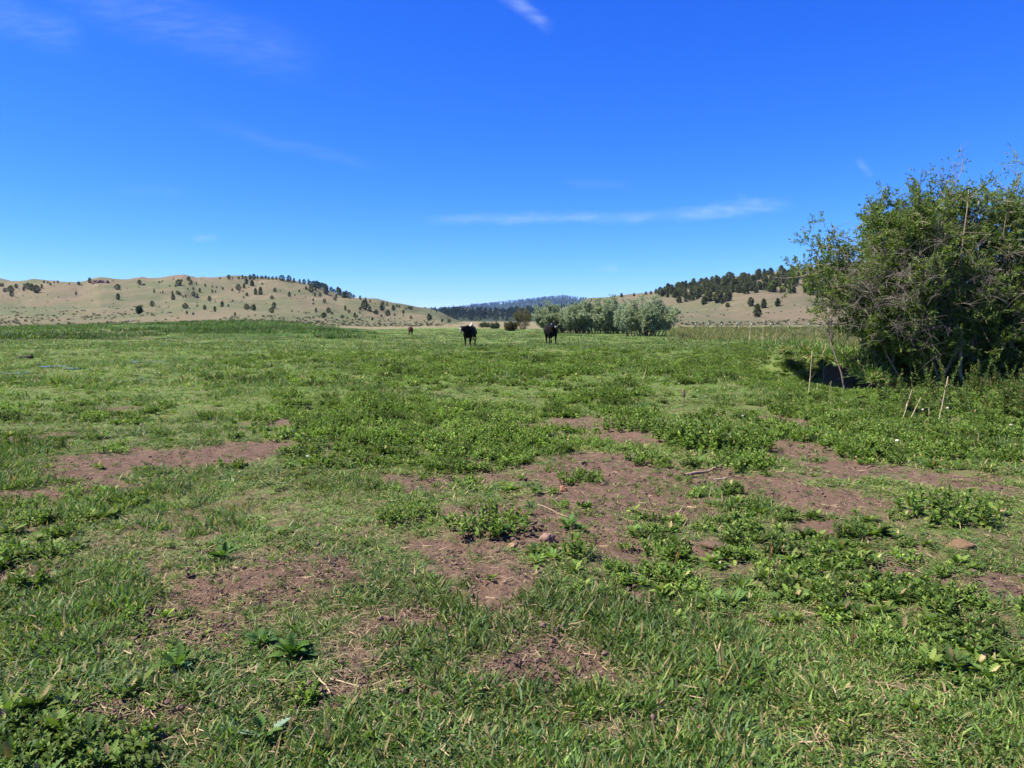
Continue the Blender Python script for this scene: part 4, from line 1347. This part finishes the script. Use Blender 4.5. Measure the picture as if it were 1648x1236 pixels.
def build_willows():
    GREENW = [(.100, .155, .030), (.132, .188, .036), (.078, .126, .028), (.172, .222, .048)]
    # crown of the big willow over the ditch; local origin at the foot, metres
    o = (11.9, 19.6, -.75)
    spec = dict(seed=700, spread=(1.8, 1.6), z0=-.1, minz=.75, inner=.35, skirt=lambda x: np.clip(1.6 + (-x - 2.4) * .95, .8, 3.0), r=.04, bark=(.19, .15, .115), stems=150, limbs=2600, limb_len=.9, twigs=18000, twig_len=.45, per=26, leaf=.080, lw=.38, up=.4,
                gap=.12, pal=GREENW, mat=MAT_WILLOW,
                lobes=[((-2.6, 0, 3.7), (1.9, 1.9, 1.35), 3.4), ((-2.0, 0, 4.4), (1.6, 1.8, 1.0), 2.4), ((-.9, 0, 4.75), (1.9, 2.0, 1.3), 2.7), ((.7, 0, 5.15), (1.7, 2.1, 1.35), 2.9), ((2.7, 0, 4.2), (2.1, 2.1, 1.5), 2.2), ((-1.5, -1.0, 2.9), (2.3, 1.7, 1.25), 3.4), ((1.5, -1.5, 2.3), (2.5, 1.5, 1.2), 2.6),
                       ((3.6, -.8, 2.3), (2.1, 1.7, 1.4), 1.8)],
                thin=lambda p: np.clip(1 - .75 * ss(p[:, 2], 5.3, 6.6), .25, 1) * (1 - .35 * np.exp(-(((p[:, 0] + 2.2) / 1.6) ** 2 + ((p[:, 2] - 2.9) / .8) ** 2)) * (p[:, 1] < .2)),
                dead=140, dead_c=(-1.7, -1.3, 3.1), dead_r=(1.8, .8, 1.05), dead_d=(-.5, -.5, .35))
    w = willow('willow', o, spec)
    tag(w, 'big green willow with bare grey twigs overhanging the ditch', 'tree')
    # silver willows in the middle distance
    SIL = [(.33, .38, .23), (.27, .325, .18), (.39, .43, .28), (.22, .28, .15)]

    def silver(u, v, w_px, h_px, label, seed, sy=1.0, stems=46, overh=1.0):
        x, y, z = on_ground(u, v)
        s = y / F
        W, H = w_px * s / 2, h_px * s
        spec = dict(seed=seed, spread=(W * .62, W * .5), z0=-.05, minz=H * .16, inner=.45, r=.045, bark=(.15, .085, .065), stems=stems, limbs=700, limb_len=.75, twigs=2600, twig_len=.5, per=22, twig_wood=False, leaf=.155, lw=.44, up=.7, gap=.05, pal=SIL, mat=MAT_SILVER,
                    lobes=[((0, 0, H * .58), (W * .92, W * .8 * sy, H * .38), 3), ((-W * .45, -W * .3, H * .45), (W * .5, W * .6, H * .30), 2), ((W * .45, -W * .3, H * .45), (W * .5, W * .6, H * .30), 2), ((0, -W * .45, H * .36), (W * .8, W * .4, H * .2), 1.6)])
        r = willow('silver_willow', (x, y + W * .3, z), spec)
        tag(r, label, 'tree', 'silver willows by the creek')
    silver(1010, 533.5, 96, 56, 'silver green willow standing behind the tallest one', 805)
    silver(958, 533, 96, 49, 'silver green willow filling the back of the creek thicket', 806)
    silver(914, 533, 84, 43, 'lowest silver green willow at the back of the thicket', 807)
    silver(1040, 541, 108, 70, 'tallest silver green willow with reddish stems showing below its rounded crown', 801)
    silver(985, 537, 84, 62, 'silver green willow squeezed between the tallest one and its lower neighbours', 802)
    silver(938, 537, 92, 58, 'low spreading silver green willow with deep shade under it', 803)
    silver(896, 536, 86, 54, 'silver green willow leaning out behind the steer with a raised head', 804)

    def shrub(name, u, v, w_px, h_px, pal, label, seed, leaf=.16, d=None, per=9):
        x, y, z = on_ground(u, v)
        s = y / F
        W, H = w_px * s / 2, h_px * s
        spec = dict(seed=seed, spread=(W * .5, W * .4), z0=-.05, minz=H * .12, r=.035, bark=(.12, .08, .06), stems=26, limbs=160, limb_len=W * .5, twigs=700, twig_len=.4, per=per, leaf=leaf, lw=.45, gap=.25, pal=pal, mat=MAT_WILLOW,
                    lobes=[((0, 0, H * .55), (W * .9, W * .8, H * .42), 1)])
        tag(willow(name, (x, y + W * .3, z), spec), label, 'shrub')
    shrub('shrub', 842, 530, 32, 35, [(.11, .13, .03), (.16, .12, .035), (.20, .13, .05), (.08, .11, .025)], 'tall yellow green shrub tinged rust beside the silver willows', 811)
    shrub('shrub', 822, 533, 24, 15, [(.07, .075, .025), (.10, .09, .03), (.055, .06, .02)], 'low olive brown shrub at the foot of the rust tinged shrub', 812)
    shrub('shrub', 797, 529, 16, 9, [(.045, .07, .025), (.06, .085, .03)], 'small dark green shrub at the end of the meadow', 813, per=6)
    shrub('shrub', 781, 527, 20, 7, [(.05, .08, .03), (.07, .095, .035)], 'low dark green thicket where the meadow meets the forest', 814, per=6)
    # cottonwood at the foot of the left hill
    p = left_hill.place(225, 506)
    s = p[1] / F
    spec = dict(seed=820, spread=(.4, .4), z0=-.1, minz=1.0, r=.12, bark=(.1, .08, .06), stems=12, limbs=90, limb_len=1.0, twigs=420, twig_len=.6, per=8, leaf=.4, lw=.6, gap=.2, pal=[(.035, .058, .018), (.05, .075, .022)], mat=MAT_WILLOW,
                lobes=[((0, 0, 7 * s), (4.5 * s, 4 * s, 4.8 * s), 1)])
    tag(willow('cottonwood', p, spec), 'dark bushy tree with visible trunk at the foot of the bare hill', 'tree')


build_willows()


# ------------------------------------------------------------------ cattle
def loft(mb, pts, ry, rz, n=12):
    """closed tube through pts with elliptical sections (side radius, up radius)"""
    pts = np.asarray(pts, float); K = len(pts)
    tan = np.gradient(pts, axis=0); tan /= np.linalg.norm(tan, axis=1, keepdims=True)
    side = np.cross(np.array([0, 0, 1.0]), tan)
    bad = np.linalg.norm(side, axis=1) < .35
    side[bad] = (0, 1, 0)
    side /= np.linalg.norm(side, axis=1, keepdims=True)
    up = np.cross(tan, side)
    ph = np.arange(n) * 2 * np.pi / n
    v = pts[:, None] + side[:, None] * (np.asarray(ry)[:, None, None] * np.cos(ph)[None, :, None]) + up[:, None] * (np.asarray(rz)[:, None, None] * np.sin(ph)[None, :, None])
    v = v.reshape(-1, 3)
    idx = np.arange(K * n).reshape(K, n)
    q = np.stack([idx[:-1], np.roll(idx[:-1], -1, 1), np.roll(idx[1:], -1, 1), idx[1:]], -1).reshape(-1, 4)
    v = np.vstack([v, pts[:1], pts[-1:]])
    t = np.concatenate([np.stack([np.roll(idx[0], -1), idx[0], np.full(n, K * n)], -1), np.stack([idx[-1], np.roll(idx[-1], -1), np.full(n, K * n + 1)], -1)])
    mb.add(v, t, q)


def cow(name, loc, heading, scale, coat, label, head_turn=0.0, head_lift=0.0, tagcol=None, tag_sides=(1,), stride=0.0, group=None, muzzle=(.16, .14, .14), bulk=1.0):
    """heading: angle of the nose from +x. The cow faces +x in its own frame."""
    root = empty(name, loc, heading, scale)
    mb = MB()
    loft(mb, [(-.86, 0, 1.02), (-.80, 0, 1.0), (-.68, 0, .99), (-.42, 0, .95), (-.05, 0, .89), (.30, 0, .90), (.55, 0, .94), (.72, 0, 1.0), (.80, 0, 1.03)],
         np.array([.06, .18, .265, .315, .355, .335, .275, .18, .07]) * bulk, [.08, .20, .29, .34, .38, .39, .355, .25, .09])
    ct, st = math.cos(head_turn), math.sin(head_turn)
    nb = np.array([.62, 0, 1.06]); hp = nb + np.array([.42 * ct, .42 * st, .20 + head_lift])
    loft(mb, [nb - [.12, 0, .06], nb, nb * .5 + hp * .5, hp], [.19, .20, .155, .115], [.30, .29, .21, .16])
    # head frame
    ax = np.array([ct * .80, st * .80, -.60]); ax /= np.linalg.norm(ax)
    sd_ = np.array([-st, ct, 0.])
    p0 = hp + np.array([0, 0, .08])
    loft(mb, [p0 - ax * .07, p0, p0 + ax * .14, p0 + ax * .28, p0 + ax * .40, p0 + ax * .46], [.06, .115, .125, .095, .085, .05], [.07, .13, .145, .11, .09, .055])
    for s in (-1, 1):      # ears
        e0 = p0 + sd_ * s * .08 + np.array([0, 0, .05]); e1 = e0 + sd_ * s * .22 + np.array([0, 0, -.02])
        loft(mb, [e0, e0 * .5 + e1 * .5, e1], [.03, .03, .01], [.035, .065, .02], 8)
    ph = stride
    for s in (-1, 1):      # fore legs
        dx = .16 * ph * s
        loft(mb, [(.46, s * .17, .92), (.47, s * .19, .70), (.45 + dx * .4, s * .175, .45), (.45 + dx * .8, s * .17, .24), (.45 + dx, s * .17, .10), (.47 + dx, s * .17, .0)], [.12, .105, .062, .045, .045, .065], [.15, .12, .068, .05, .05, .07], 10)
    for s in (-1, 1):      # hind legs: stifle forward, hock back
        dx = -.14 * ph * s
        loft(mb, [(-.60, s * .15, 1.02), (-.54, s * .20, .80), (-.56 + dx * .3, s * .20, .62), (-.70 + dx * .6, s * .18, .44), (-.66 + dx * .8, s * .175, .25), (-.64 + dx, s * .175, .10), (-.61 + dx, s * .175, .0)], [.14, .155, .10, .06, .045, .047, .065], [.20, .19, .13, .075, .052, .052, .07], 10)
    loft(mb, [(.50, 0, .62), (.60, 0, .60), (.72, 0, .78)], [.06, .09, .05], [.10, .12, .10])       # brisket
    body = link('body', mb.mesh('body', [coat]), root)
    rm = body.modifiers.new('remesh', 'REMESH'); rm.mode = 'VOXEL'; rm.voxel_size = .022; rm.use_smooth_shade = True
    sm = body.modifiers.new('smooth', 'SMOOTH'); sm.iterations = 4; sm.factor = .5
    mk = MB(); loft(mk, [(-.84, 0, 1.10), (-.93, 0, .95), (-.95, 0, .70), (-.94, 0, .48), (-.94, 0, .36)], [.035, .025, .02, .035, .01], [.035, .025, .02, .035, .01], 8)
    link('tail', mk.mesh('tail', [coat]), root)
    mk = MB(); loft(mk, [p0 + ax * .385, p0 + ax * .44, p0 + ax * .478], [.088, .086, .05], [.088, .075, .045], 12)
    link('muzzle', mk.mesh('muzzle', [solid_mat('muzzle_skin', .35, .5, False, muzzle)]), root)
    hm = solid_mat('hoof_horn', .5, .3, False, (.03, .027, .025))
    for (x, y) in ((.47 + .16 * ph, .17), (.47 - .16 * ph, -.17), (-.61 - .14 * ph, .175), (-.61 + .14 * ph, -.175)):
        mk = MB(); loft(mk, [(x, y, -.012), (x - .005, y, .03), (x - .02, y, .075)], [.072, .066, .052], [.078, .070, .056], 10)
        link('hoof', mk.mesh('hoof', [hm]), root)
    em = solid_mat('eye', .15, .6, False, (.008, .007, .006))
    for s in (-1, 1):
        mk = MB(); c = p0 + ax * .13 + sd_ * s * .108 + np.array([0, 0, .05]); blob(mk, 1, (.022, .022, .022), 1, (0, 0, 0), c, 0)
        link('eye', mk.mesh('eye', [em]), root)
    if tagcol:
        tm = solid_mat('ear_tag_plastic', .5, .4, False, tagcol)
        for s in tag_sides:
            c = p0 + sd_ * s * .22 + np.array([0, 0, -.05]) + np.array([ct, st, 0]) * .035
            mk = MB()
            hx, hz = sd_ * .036, np.array([0, 0, .048])
            th_ = np.array([ct, st, 0]) * .006
            vv = [c + a * hx + b * hz + k * th_ for k in (-1, 1) for (a, b) in ((-1, -1), (1, -1), (1, .6), (.4, 1), (-.4, 1), (-1, .6))]
            q = [(i, (i + 1) % 6, 6 + (i + 1) % 6, 6 + i) for i in range(6)] + [(0, 3, 4, 5), (0, 1, 2, 3), (6, 7, 8, 9), (6, 9, 10, 11)]
            mk.add(vv, None, q)
            link('ear_tag', mk.mesh('ear_tag', [tm], smooth=False), root)
    return tag(root, label, 'cow', group)


def cattle():
    black = solid_mat('black_coat', .8, .06, False, (.007, .0055, .0045), .5, 9)
    red = solid_mat('red_coat', .6, .3, False, (.055, .015, .008), .35, 10)
    pale = solid_mat('cream_coat', .65, .3, False, (.55, .45, .33), .2, 10)
    p = on_ground(756, 557)
    cow('steer', p, R(-90 - 12), .98, black, 'black steer with white ear tag standing with its head turned low', head_turn=-.25, head_lift=-.16, tagcol=(.8, .8, .78), tag_sides=(-1,), group=None)
    p = on_ground(887, 555)
    cow('steer', p, R(-90 + 9), 1.07, black, 'black steer walking with head raised in front of the silver willows', head_lift=.02, tagcol=(.8, .8, .78), tag_sides=(-1,), stride=.8)
    p = on_ground(661, 540)
    cow('calf', p, R(-90 + 14), .74, red, 'small reddish brown calf standing far out in the meadow', head_lift=.04, muzzle=(.12, .07, .06), bulk=.92)
    x, y, z = on_ground(759, 533)
    cow('cow', (x, y, z), R(-90 + 5), .85, pale, 'cream cow mostly hidden behind the black steer with lowered head', head_lift=.06, muzzle=(.4, .3, .27))


cattle()


# ------------------------------------------------------------------ plants, stalks, sticks and clods one can pick out
def leaf_piece(prof, L=.15, wr=.3, col=(.06, .12, .022), bend=.6, fold=.28, mat=None):
    mb = MB()
    leaves(mb, np.zeros((1, 3)), 0.0, 1.05, L, L * wr, bend, np.array([col]), prof, fold)
    return mb.mesh('leaf', [mat or MAT_WEED])


def picked_weeds():
    LV = [leaf_piece(SERR, 1.0, .30, c, b) for c, b in (((.055, .120, .020), .5), ((.075, .150, .026), .8), ((.045, .100, .022), .3), ((.095, .165, .030), .6))]
    PALE = leaf_piece(SERR, 1.0, .34, (.20, .28, .18), .3)

    def rosette_thing(u, v, n, size, label, pale=0, flatn=.2):
        x, y, z = on_ground(u, v)
        root = empty('thistle', (x, y, z), random.random() * 6.28)
        for i in range(n):
            me = PALE if i < pale else LV[random.randrange(4)]
            o = link('leaf', me, root)
            f = i / n
            s = size * random.uniform(.75, 1.2) * (1.1 - .4 * f)
            o.scale = (s, s * random.uniform(.8, 1.2), s)
            o.location = (.01 * math.cos(i * 2.4), .01 * math.sin(i * 2.4), .005 + .03 * f)
            o.rotation_euler = (random.gauss(0, .25), flatn - .75 * f + random.gauss(0, .22), i * 2.399 + random.gauss(0, .25))
            if i < pale: o['label'] = 'pale silvery upturned leaf'
        tag(root, label, 'weed', 'foreground thistle rosettes')
    rosette_thing(470, 1060, 34, .115, 'largest thistle rosette beside the strip of soil with dry straw')
    rosette_thing(420, 1040, 22, .10, 'thistle rosette crowded against the largest rosette')
    rosette_thing(285, 1080, 24, .105, 'thistle rosette with a pale upright leaf below the dark soil mound', 1)
    rosette_thing(425, 1190, 9, .095, 'thistle sprig with silvery upturned leaves lying in grass', 3)
    rosette_thing(915, 850, 12, .12, 'small thistle seedling on bare soil beside a clod')
    rosette_thing(855, 825, 9, .10, 'tiny thistle seedling on bare soil near a straw')
    rosette_thing(360, 900, 20, .12, 'thistle rosette on the edge of the soil mound')
    rosette_thing(800, 860, 24, .13, 'thistle rosette hugging the dense weed clump on bare soil')
    # dense leafy clumps
    BUSH = [bushy('clump', 60, .27, .40, .060, per=16, wr=.30), bushy('clump', 46, .20, .32, .055, per=14, wr=.30), bushy('clump', 36, .13, .25, .05, per=12, wr=.32)]
    for (u, v, k, s, lab) in ((1140, 712, 0, 1.35, 'largest dark weed clump between two bare soil patches'), (1190, 722, 0, 1.0, 'dark weed clump joined to the largest clump'), (1095, 705, 1, 1.2, 'weed clump flanking the largest clump by a soil strip'),
                              (1015, 690, 1, 1.3, 'round dark weed clump at the end of the upper soil strip'), (930, 772, 2, .95, 'low weed clump alone on the wide bare soil'), (790, 848, 1, .95, 'dense weed clump on the soil beside thistle leaves'),
                              (1190, 750, 1, 1.1, 'weed clump spilling onto the soil behind the lying stick'), (1040, 742, 2, 1.0, 'small weed clump by the dark dung on the soil'), (520, 690, 0, 1.1, 'bushy weed clump above the left soil patch'), (600, 660, 0, 1.2, 'bushy weed clump in the thick of the weeds'),
                              (1265, 667, 2, 1.2, 'low weed clump casting shade on a small soil patch'), (1530, 830, 1, 1.2, 'dark weed clump under the right soil strip'), (975, 640, 0, 1.1, 'dark round weed clump in the green meadow weeds'), (660, 835, 1, .8, 'leafy weed clump at the left edge of the wide soil')):
        x, y, z = on_ground(u, v)
        o = link('weed_clump', BUSH[k], None, (x, y, z - .01), random.random() * 6.28, s)
        tag(o, lab, 'weed', 'leafy weed clumps')
    # tall leafy weeds in front of the willow
    TALL = [bushy('tall_weed', 3, .75, .07, .10, np.array([(.07, .115, .025), (.09, .13, .03), (.13, .11, .04), (.055, .095, .02)]), 34, .26) for _ in range(3)]
    for i in range(46):
        u = random.uniform(1395, 1690); v = random.uniform(615, 668) + (u - 1400) * .05
        x, y, z = on_ground(u, v)
        o = link('tall_weed', TALL[i % 3], None, (x, y, z - .01), random.random() * 6.28, random.uniform(.55, 1.1))
        tag(o, 'tall leafy weed with reddish tips under the big willow', 'weed', 'tall leafy weeds under the willow')


picked_weeds()


def stalk(name, u, v0, v1, lean_px, col, label, r=.006, bendf=.06, group=None):
    x, y, z = on_ground(u, v0)
    h = (v0 - v1) / F * y * 1.03
    lx = lean_px / F * y
    mb = MB()
    a = np.array([[0, 0, -.03]]); b = np.array([[lx, random.uniform(-.1, .1) * h, h]])
    tubes(mb, branch_path(a, b, 6, .0, .004), r * np.linspace(1, .45, 6)[None], 5, np.array(col))
    for i in range(3):
        t = random.uniform(.2, .8)
        blades(mb, (a * (1 - t) + b * t), [random.random() * 6.28], [.5], [h * .22], [r * 1.6], [.8], np.array([col]) * .95, 3)
    tag(link(name, mb.mesh(name, [MAT_DRY]), None, (x, y, z)), label, 'stalk', group)


def stalks():
    T = (.46, .38, .22)
    stalk('dry_stalk', 1301, 638, 566, 4, T, 'tall straw stalk standing alone before the dark ditch', .010)
    stalk('dry_stalk', 1304, 600, 568, -1, T, 'straw leaf standing beside the tall lone stalk', .009)
    stalk('dry_stalk', 1326, 592, 542, -2, T, 'thin straw stalk rising out of the ditch shade', .008)
    stalk('dry_stalk', 1314, 632, 617, 1, T, 'short straw stub beside the tall lone stalk', .009)
    stalk('dry_stalk', 1333, 640, 614, 5, (.26, .22, .10), 'short brownish stalk leaning among weeds before the ditch', .008)
    stalk('dry_stalk', 1510, 680, 607, 12, T, 'tall bleached stalk standing among the weeds below the willow', .010)
    stalk('dry_stalk', 1517, 650, 612, 5, (.34, .25, .14), 'brown stalk behind the tall bleached stalk', .008)
    stalk('dry_stalk', 1452, 676, 628, 12, T, 'pale stalk leaning beside a bent straw below the willow', .009)
    stalk('dry_stalk', 1461, 680, 640, 20, T, 'bent straw stalk curving up from the weeds', .009)
    stalk('dry_stalk', 1496, 676, 658, -2, T, 'short pale stub between the leaning stalks', .008)
    stalk('dry_stalk', 1421, 612, 545, 30, (.22, .18, .14), 'long grey stem slanting up into the willow shade', .009)
    stalk('dry_stalk', 1432, 616, 590, 18, T, 'short slanting straw at the willow foot', .008)
    stalk('dry_stalk', 1226, 560, 516, 2, T, 'tallest pale reed stalk in the rank grass by the fence', .015)
    stalk('dry_stalk', 1205, 556, 520, 1, T, 'pale reed stalk in the rank grass beside the tallest one', .017)
    stalk('dry_stalk', 1248, 556, 530, 1, T, 'short pale reed stalk in the rank grass', .015)
    stalk('dry_stalk', 1268, 552, 540, 0, T, 'stubby pale reed stalk near the ditch edge', .015)
    stalk('dry_stalk', 1236, 945, 872, 5, (.17, .075, .05), 'thin upright reddish stem in the short grass', .0032)
    stalk('dry_stalk', 1080, 920, 862, 18, (.17, .08, .055), 'thin slanting reddish stem beside a tuft on the soil', .0032)
    stalk('dry_stalk', 1371, 1050, 980, 4, (.16, .06, .045), 'dark red weed stem standing in the grass', .0035)
    stalk('dry_stalk', 1616, 980, 945, -2, (.16, .07, .05), 'short dark red weed stem in the grass', .0035)

    def lying(name, u0, v0, u1, v1, r, col, label, cat='stick', wig=.012, mat=None, lift=.012):
        p0 = np.array(on_ground(u0, v0)); p1 = np.array(on_ground(u1, v1))
        c = (p0 + p1) / 2
        n = 8
        mb = MB()
        path = branch_path((p0 - c)[None], (p1 - c)[None], n, 0, wig)
        gx, gy = path[0, :, 0] + c[0], path[0, :, 1] + c[1]
        path[0, :, 2] = ground_z(gx, gy) - c[2] + r * .8 + lift
        tubes(mb, path, r * np.linspace(1, .55, n)[None] * (1 + .15 * rng.normal(0, 1, (1, n))), 6, np.array(col))
        o = link(name, mb.mesh(name, [mat or MAT_BARK]), None, tuple(c))
        return tag(o, label, cat)
    lying('stick', 1102, 769, 1164, 752, .018, (.30, .19, .13), 'brown dead stick lying on the wide bare soil')
    lying('stick', 1148, 776, 1172, 771, .010, (.50, .38, .22), 'short pale straw stick near the lying brown stick')
    lying('stick', 500, 1082, 532, 1122, .0055, (.42, .33, .19), 'thick pale straw slanting over the soil strip', mat=MAT_DRY)
    lying('straw', 532, 1098, 590, 1116, .004, (.40, .31, .17), 'long pale straw lying along the soil strip', 'straw', mat=MAT_DRY)
    lying('straw', 610, 1114, 672, 1108, .004, (.38, .29, .16), 'frayed pale straw at the end of the soil strip', 'straw', .03, MAT_DRY)
    lying('white_stick', -14, 1163, 20, 1160, .007, (.75, .73, .68), 'white stick lying in the grass at the meadow edge')
    lying('straw', 1274, 637, 1304, 641, .016, (.55, .47, .28), 'pale straw lying at the foot of the tall lone stalk', 'straw', .02, MAT_DRY)
    lying('straw', 865, 815, 915, 836, .0045, (.34, .25, .15), 'thin bent straw lying on bare soil by a seedling', 'straw', .02, MAT_DRY)
    lying('stick', 1085, 838, 1100, 818, .007, (.32, .22, .14), 'short brown twig by a grass tuft on the soil')
    lying('straw', 385, 1095, 420, 1072, .006, (.45, .36, .2), 'pale straw leaning over the dark soil', 'straw', .02, MAT_DRY)
    # log in the wet grass
    x, y, z = on_ground(40, 579)
    mb = MB()
    tubes(mb, np.array([[(-.32, 0, .07), (-.1, .01, .10), (.12, 0, .10), (.34, .02, .11)]]), np.array([[.07, .085, .08, .07]]), 8, (.035, .028, .022))
    tubes(mb, np.array([[(.28, .01, .12), (.31, .01, .19), (.33, .0, .26)]]), np.array([[.04, .035, .02]]), 6, (.035, .028, .022))
    tag(link('log', mb.mesh('log', [MAT_BARK]), None, (x, y, z)), 'small dark log with a stub lying in the wet meadow', 'log')
    # clods and dung
    for i, (u, v, w, h, col, lab, nm, cat) in enumerate(((880, 868, 26, 22, (.22, .145, .105), 'largest rounded soil clod on the bare soil', 'soil_clod', 'clod'), (906, 788, 11, 11, (.30, .15, .09), 'orange brown clod on the wide bare soil', 'soil_clod', 'clod'),
                                                  (842, 876, 10, 5, (.05, .03, .025), 'flat dark clod beside the largest clod', 'soil_clod', 'clod'), (825, 880, 12, 9, (.28, .19, .10), 'tan clod at the edge of the weeds near the largest clod', 'soil_clod', 'clod'),
                                                  (940, 746, 9, 6, (.012, .010, .009), 'small black dung lump at the edge of the soil', 'dung', 'dung'), (1151, 884, 46, 20, (.11, .072, .048), 'flat brown dung pat half sunk in grass', 'dung', 'dung'),
                                                  (1545, 876, 46, 22, (.15, .095, .05), 'crumbled orange brown dung pat in the grass', 'dung', 'dung'), (1507, 966, 16, 14, (.42, .27, .20), 'pinkish stone lying in the grass', 'stone', 'stone'),
                                                  (905, 885, 12, 8, (.22, .14, .10), 'small clod below the largest clod', 'soil_clod', 'clod'), (560, 1228, 18, 14, (.26, .14, .09), 'reddish clod in the grass by dry litter', 'soil_clod', 'clod'),
                                                  (935, 581, 12, 5, (.16, .07, .04), 'reddish dung lump on the green rise', 'dung', 'dung'), (1100, 662, 5, 12, (.22, .14, .08), 'brown seed head above the dark weed clump', 'seed_head', 'weed'))):
        x, y, z = on_ground(u, v)
        s = math.hypot(y, EYE) / F
        mb = MB()
        blob(mb, 3, (w * s * .5, w * s * .45, h * s * (.45 if nm == 'dung' and w > 30 else .5)), 900 + i, col, (0, 0, 0), .6 if nm == 'dung' else 1.0)
        if nm == 'seed_head':
            tubes(mb, np.array([[(0, 0, -.32), (0.01, 0, -.15), (0, 0, 0)]]), np.array([[.006, .005, .004]]), 4, (.15, .12, .06)); z += .30
        tag(link(nm, mb.mesh(nm, [MAT_SOIL]), None, (x, y, z + h * s * (-.12 if nm == 'dung' and w > 30 else .1))), lab, cat)


stalks()


def fence():
    tm = solid_mat('white_post_cap', .5, .3, False, (.78, .78, .76))
    sm = solid_mat('post_steel', .6, .4, False, (.05, .07, .05))
    for (u) in (1118, 1139, 1160, 1184, 1209, 1239, 1269, 1300, 1332, 1366):
        d = 118.0
        x = (u - 824) / F * d
        z = float(ground_z(np.array([x]), np.array([d]))[0])
        top = EYE + d * (HORIZON - 520.2) / F - z
        root = empty('fence_post', (x, d, z))
        mb = MB()
        for (ax, ay) in ((.045, .012), (.012, .035)):
            h0, h1 = -.2, top - .18
            vv = [(sx * ax, sy * ay, zz) for zz in (h0, h1) for (sx, sy) in ((-1, -1), (1, -1), (1, 1), (-1, 1))]
            mb.add(vv, None, [(0, 1, 5, 4), (1, 2, 6, 5), (2, 3, 7, 6), (3, 0, 4, 7), (4, 5, 6, 7), (3, 2, 1, 0)])
        link('shaft', mb.mesh('shaft', [sm], smooth=False), root)
        mb = MB()
        tubes(mb, np.array([[(0, 0, top - .19), (0, 0, top - .1), (0, 0, top)]]), np.array([[.055, .055, .05]]), 8, (.8, .8, .8))
        link('cap', mb.mesh('cap', [tm], smooth=False), root)
        tag(root, 'thin steel fence post with white cap along the rank grass', 'post', 'white capped fence posts')


fence()


# ------------------------------------------------------------------ air
def haze():
    m, nt, out = new_mat('haze_air')
    pv = N(nt, 'ShaderNodeVolumePrincipled', inp={'Color': (0.30, 0.55, 1.0, 1), 'Density': 0.00005, 'Anisotropy': 0.1})
    nt.links.new(pv.outputs[0], out.inputs['Volume'])
    X, Y, z0, z1 = 6600, 6600, -3.0, 230.0
    vv = [(sx * X, sy * Y, zz) for zz in (z0, z1) for (sx, sy) in ((-1, -1), (1, -1), (1, 1), (-1, 1))]
    me = make_mesh('haze', vv, None, [(0, 1, 5, 4), (1, 2, 6, 5), (2, 3, 7, 6), (3, 0, 4, 7), (4, 5, 6, 7), (3, 2, 1, 0)], smooth=False)
    me.materials.append(m)
    tag(link('haze', me), kind='stuff')


haze()
